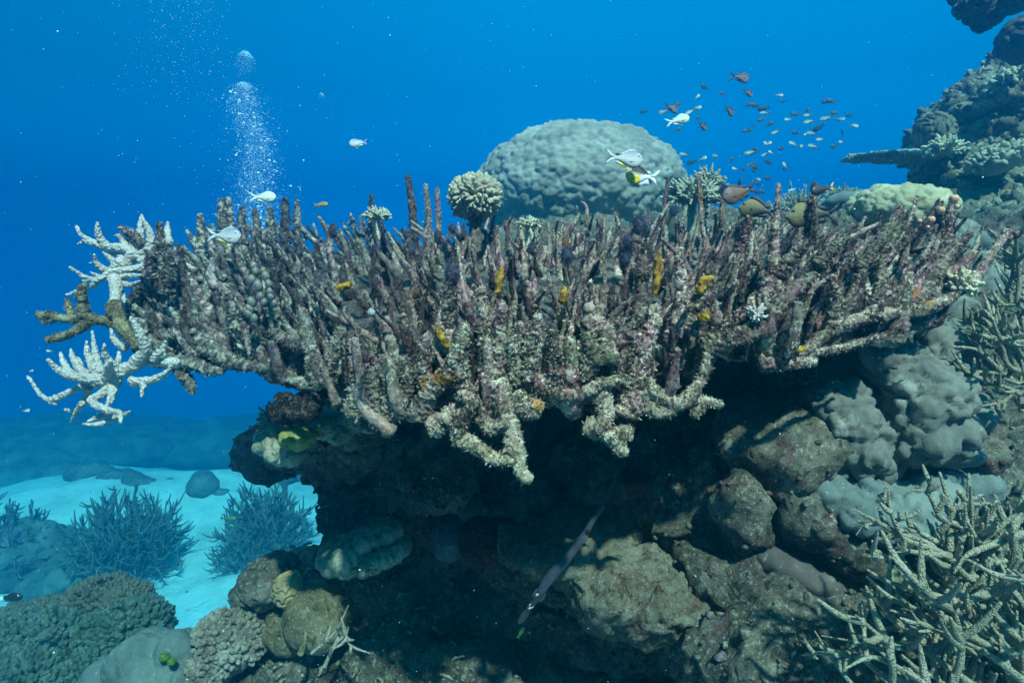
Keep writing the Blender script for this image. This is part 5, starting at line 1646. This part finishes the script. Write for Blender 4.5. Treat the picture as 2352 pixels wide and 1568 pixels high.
a = Acc()
S_, F_ = ico(1)
for k in range(240):
    p, d_ = ground(rs.uniform(60, 720), rs.uniform(1080, 1440))
    s_ = rs.uniform(.008, .035) * d_ / 8
    a.add((S_ * np.array([s_ * rs.uniform(.6, 2.2), s_, s_ * .5])) + p, tris=F_, col=GC[rs.choice([0, 2, 5, 6])])
tag(a.put('sand_debris', M['growth']), 'scattered bits of shell and weed on the sand', 'debris', kind='stuff')

# ------------------------------------------------------------------ air bubbles and drifting specks
m_b = Mat('air_bubble', .12, .6)
M['bubble'] = m_b.done((.62, .80, .92))
S1_, F1_ = ico(1)
m_g = Mat('bubble_glass', .08, .6)
m_g.b.inputs['Transmission Weight'].default_value = .9
m_g.b.inputs['Alpha'].default_value = .4
m_g.b.inputs['IOR'].default_value = .75
M['glass'] = m_g.done((.85, .95, 1.0))
def bubbles(name, label, pts, rad, mat='bubble', flat=.7):
    n, m = len(pts), len(S1_)
    V = (S1_[None] * (rad[:, None, None] * np.array([1, 1, flat])) + pts[:, None]).reshape(-1, 3)
    F = (F1_[None] + (np.arange(n) * m)[:, None, None]).reshape(-1, 3)
    c = pts.mean(0)
    return tag(mk(name, V, [F], M[mat], None, c), label, 'bubbles' if 'bubble' in name else 'specks', kind='stuff')
pp, rr = [], []
D0 = 4.2
for k in range(6500):
    y = 545 - 355 * rs.rand() ** 1.15
    u = max(0, (470 - y) / 280)
    cx = np.interp(u, [0, .3, .55, .8, 1], [590, 590, 588, 562, 560])
    wd = np.interp(u, [0, .3, .6, .85, 1], [30, 27, 22, 20, 12])
    x = cx + rs.normal(0, wd) * (1.0 if rs.rand() < .85 else 1.7)
    pp.append(P(x, y, D0 + rs.normal(0, .12)))
    q_ = rs.rand()
    rr.append(rs.uniform(.0010, .0026) if q_ < .92 else rs.uniform(.003, .006) if q_ < .99 else rs.uniform(.008, .013))
for k in range(260):
    x, y = 562 + rs.normal(0, 12), 150 + rs.normal(0, 16)
    pp.append(P(x, y, D0 + rs.normal(0, .06)))
    rr.append(rs.uniform(.001, .0022))
bubbles('bubble_plume', 'rising plume of tiny air bubbles behind the left fingers', np.array(pp), np.array(rr))
pp, rr = [], []
for k in range(420):
    y = 240 * rs.rand() ** 1.3
    x = 430 + (y - 60) * .25 + rs.normal(0, 55) - (rs.rand() < .35) * rs.uniform(0, 160)
    pp.append(P(x, y, 5.2 + rs.normal(0, .5)))
    rr.append(rs.uniform(.0018, .0042))
bubbles('bubble_spray', 'scattered spray of small air bubbles in the upper left water', np.array(pp), np.array(rr))
for (x, y, w_, h_, lab) in [(563, 121, 22, 5, 'wide domed air bubble topping the plume'), (560, 194, 17, 6, 'second curled air bubble at the head of the dense plume'), (739, 216, 8, 3, 'small lone air bubble right of the plume')]:
    c = P(x, y, D0)
    k = D0 / FPX
    V, F = blob(c, (w_ * k, w_ * k * .8, h_ * k), 3, None, lambda V: .004 * fbm(V * 20, 2))
    V[:, 2] -= .9 * ((V[:, 0] - c[0]) ** 2 + (V[:, 1] - c[1]) ** 2) / (w_ * k)
    tag(mk('air_bubble', V, [F], M['glass'], None, c), lab, 'air bubble')
m_s = Mat('speck', .9, .1)
M['speck'] = m_s.done((.7, .75, .72))
pp, rr = [], []
for k in range(700):
    d = rs.uniform(.7, 4.0)
    pp.append(P(rs.uniform(0, 2352), rs.uniform(0, 1568), d))
    rr.append(rs.uniform(.35, 1.0) * d / FPX * (1 if rs.rand() < .93 else 2.2))
bubbles('drifting_specks', 'tiny pale specks drifting in the water', np.array(pp), np.array(rr), 'speck', 1.)
# ------------------------------------------------------------------ the water between: haze
x0, x1, y0, y1, z0, z1 = -24., 24., -3., 30., -13., 3.4
V = [(x, y, z) for z in (z0, z1) for y in (y0, y1) for x in (x0, x1)]
hz = bpy.data.materials.new('sea_haze')
hz.use_nodes = True
t_ = hz.node_tree
t_.nodes.clear()
pv = NN(t_, 'ShaderNodeVolumePrincipled')
pv.inputs['Color'].default_value = (.0, .185, .32, 1)
pv.inputs['Density'].default_value = .18
pv.inputs['Anisotropy'].default_value = 0.85
pv.inputs['Absorption Color'].default_value = (.0, .45, .60, 1)
mo = NN(t_, 'ShaderNodeOutputMaterial')
t_.links.new(pv.outputs[0], mo.inputs['Volume'])
h = mk('haze', V, [[(0, 2, 3, 1), (4, 5, 7, 6), (0, 1, 5, 4), (2, 6, 7, 3), (0, 4, 6, 2), (1, 3, 7, 5)]], hz, smooth=False)
h['kind'] = 'stuff'
h['label'] = 'blue sea water haze filling the whole scene'
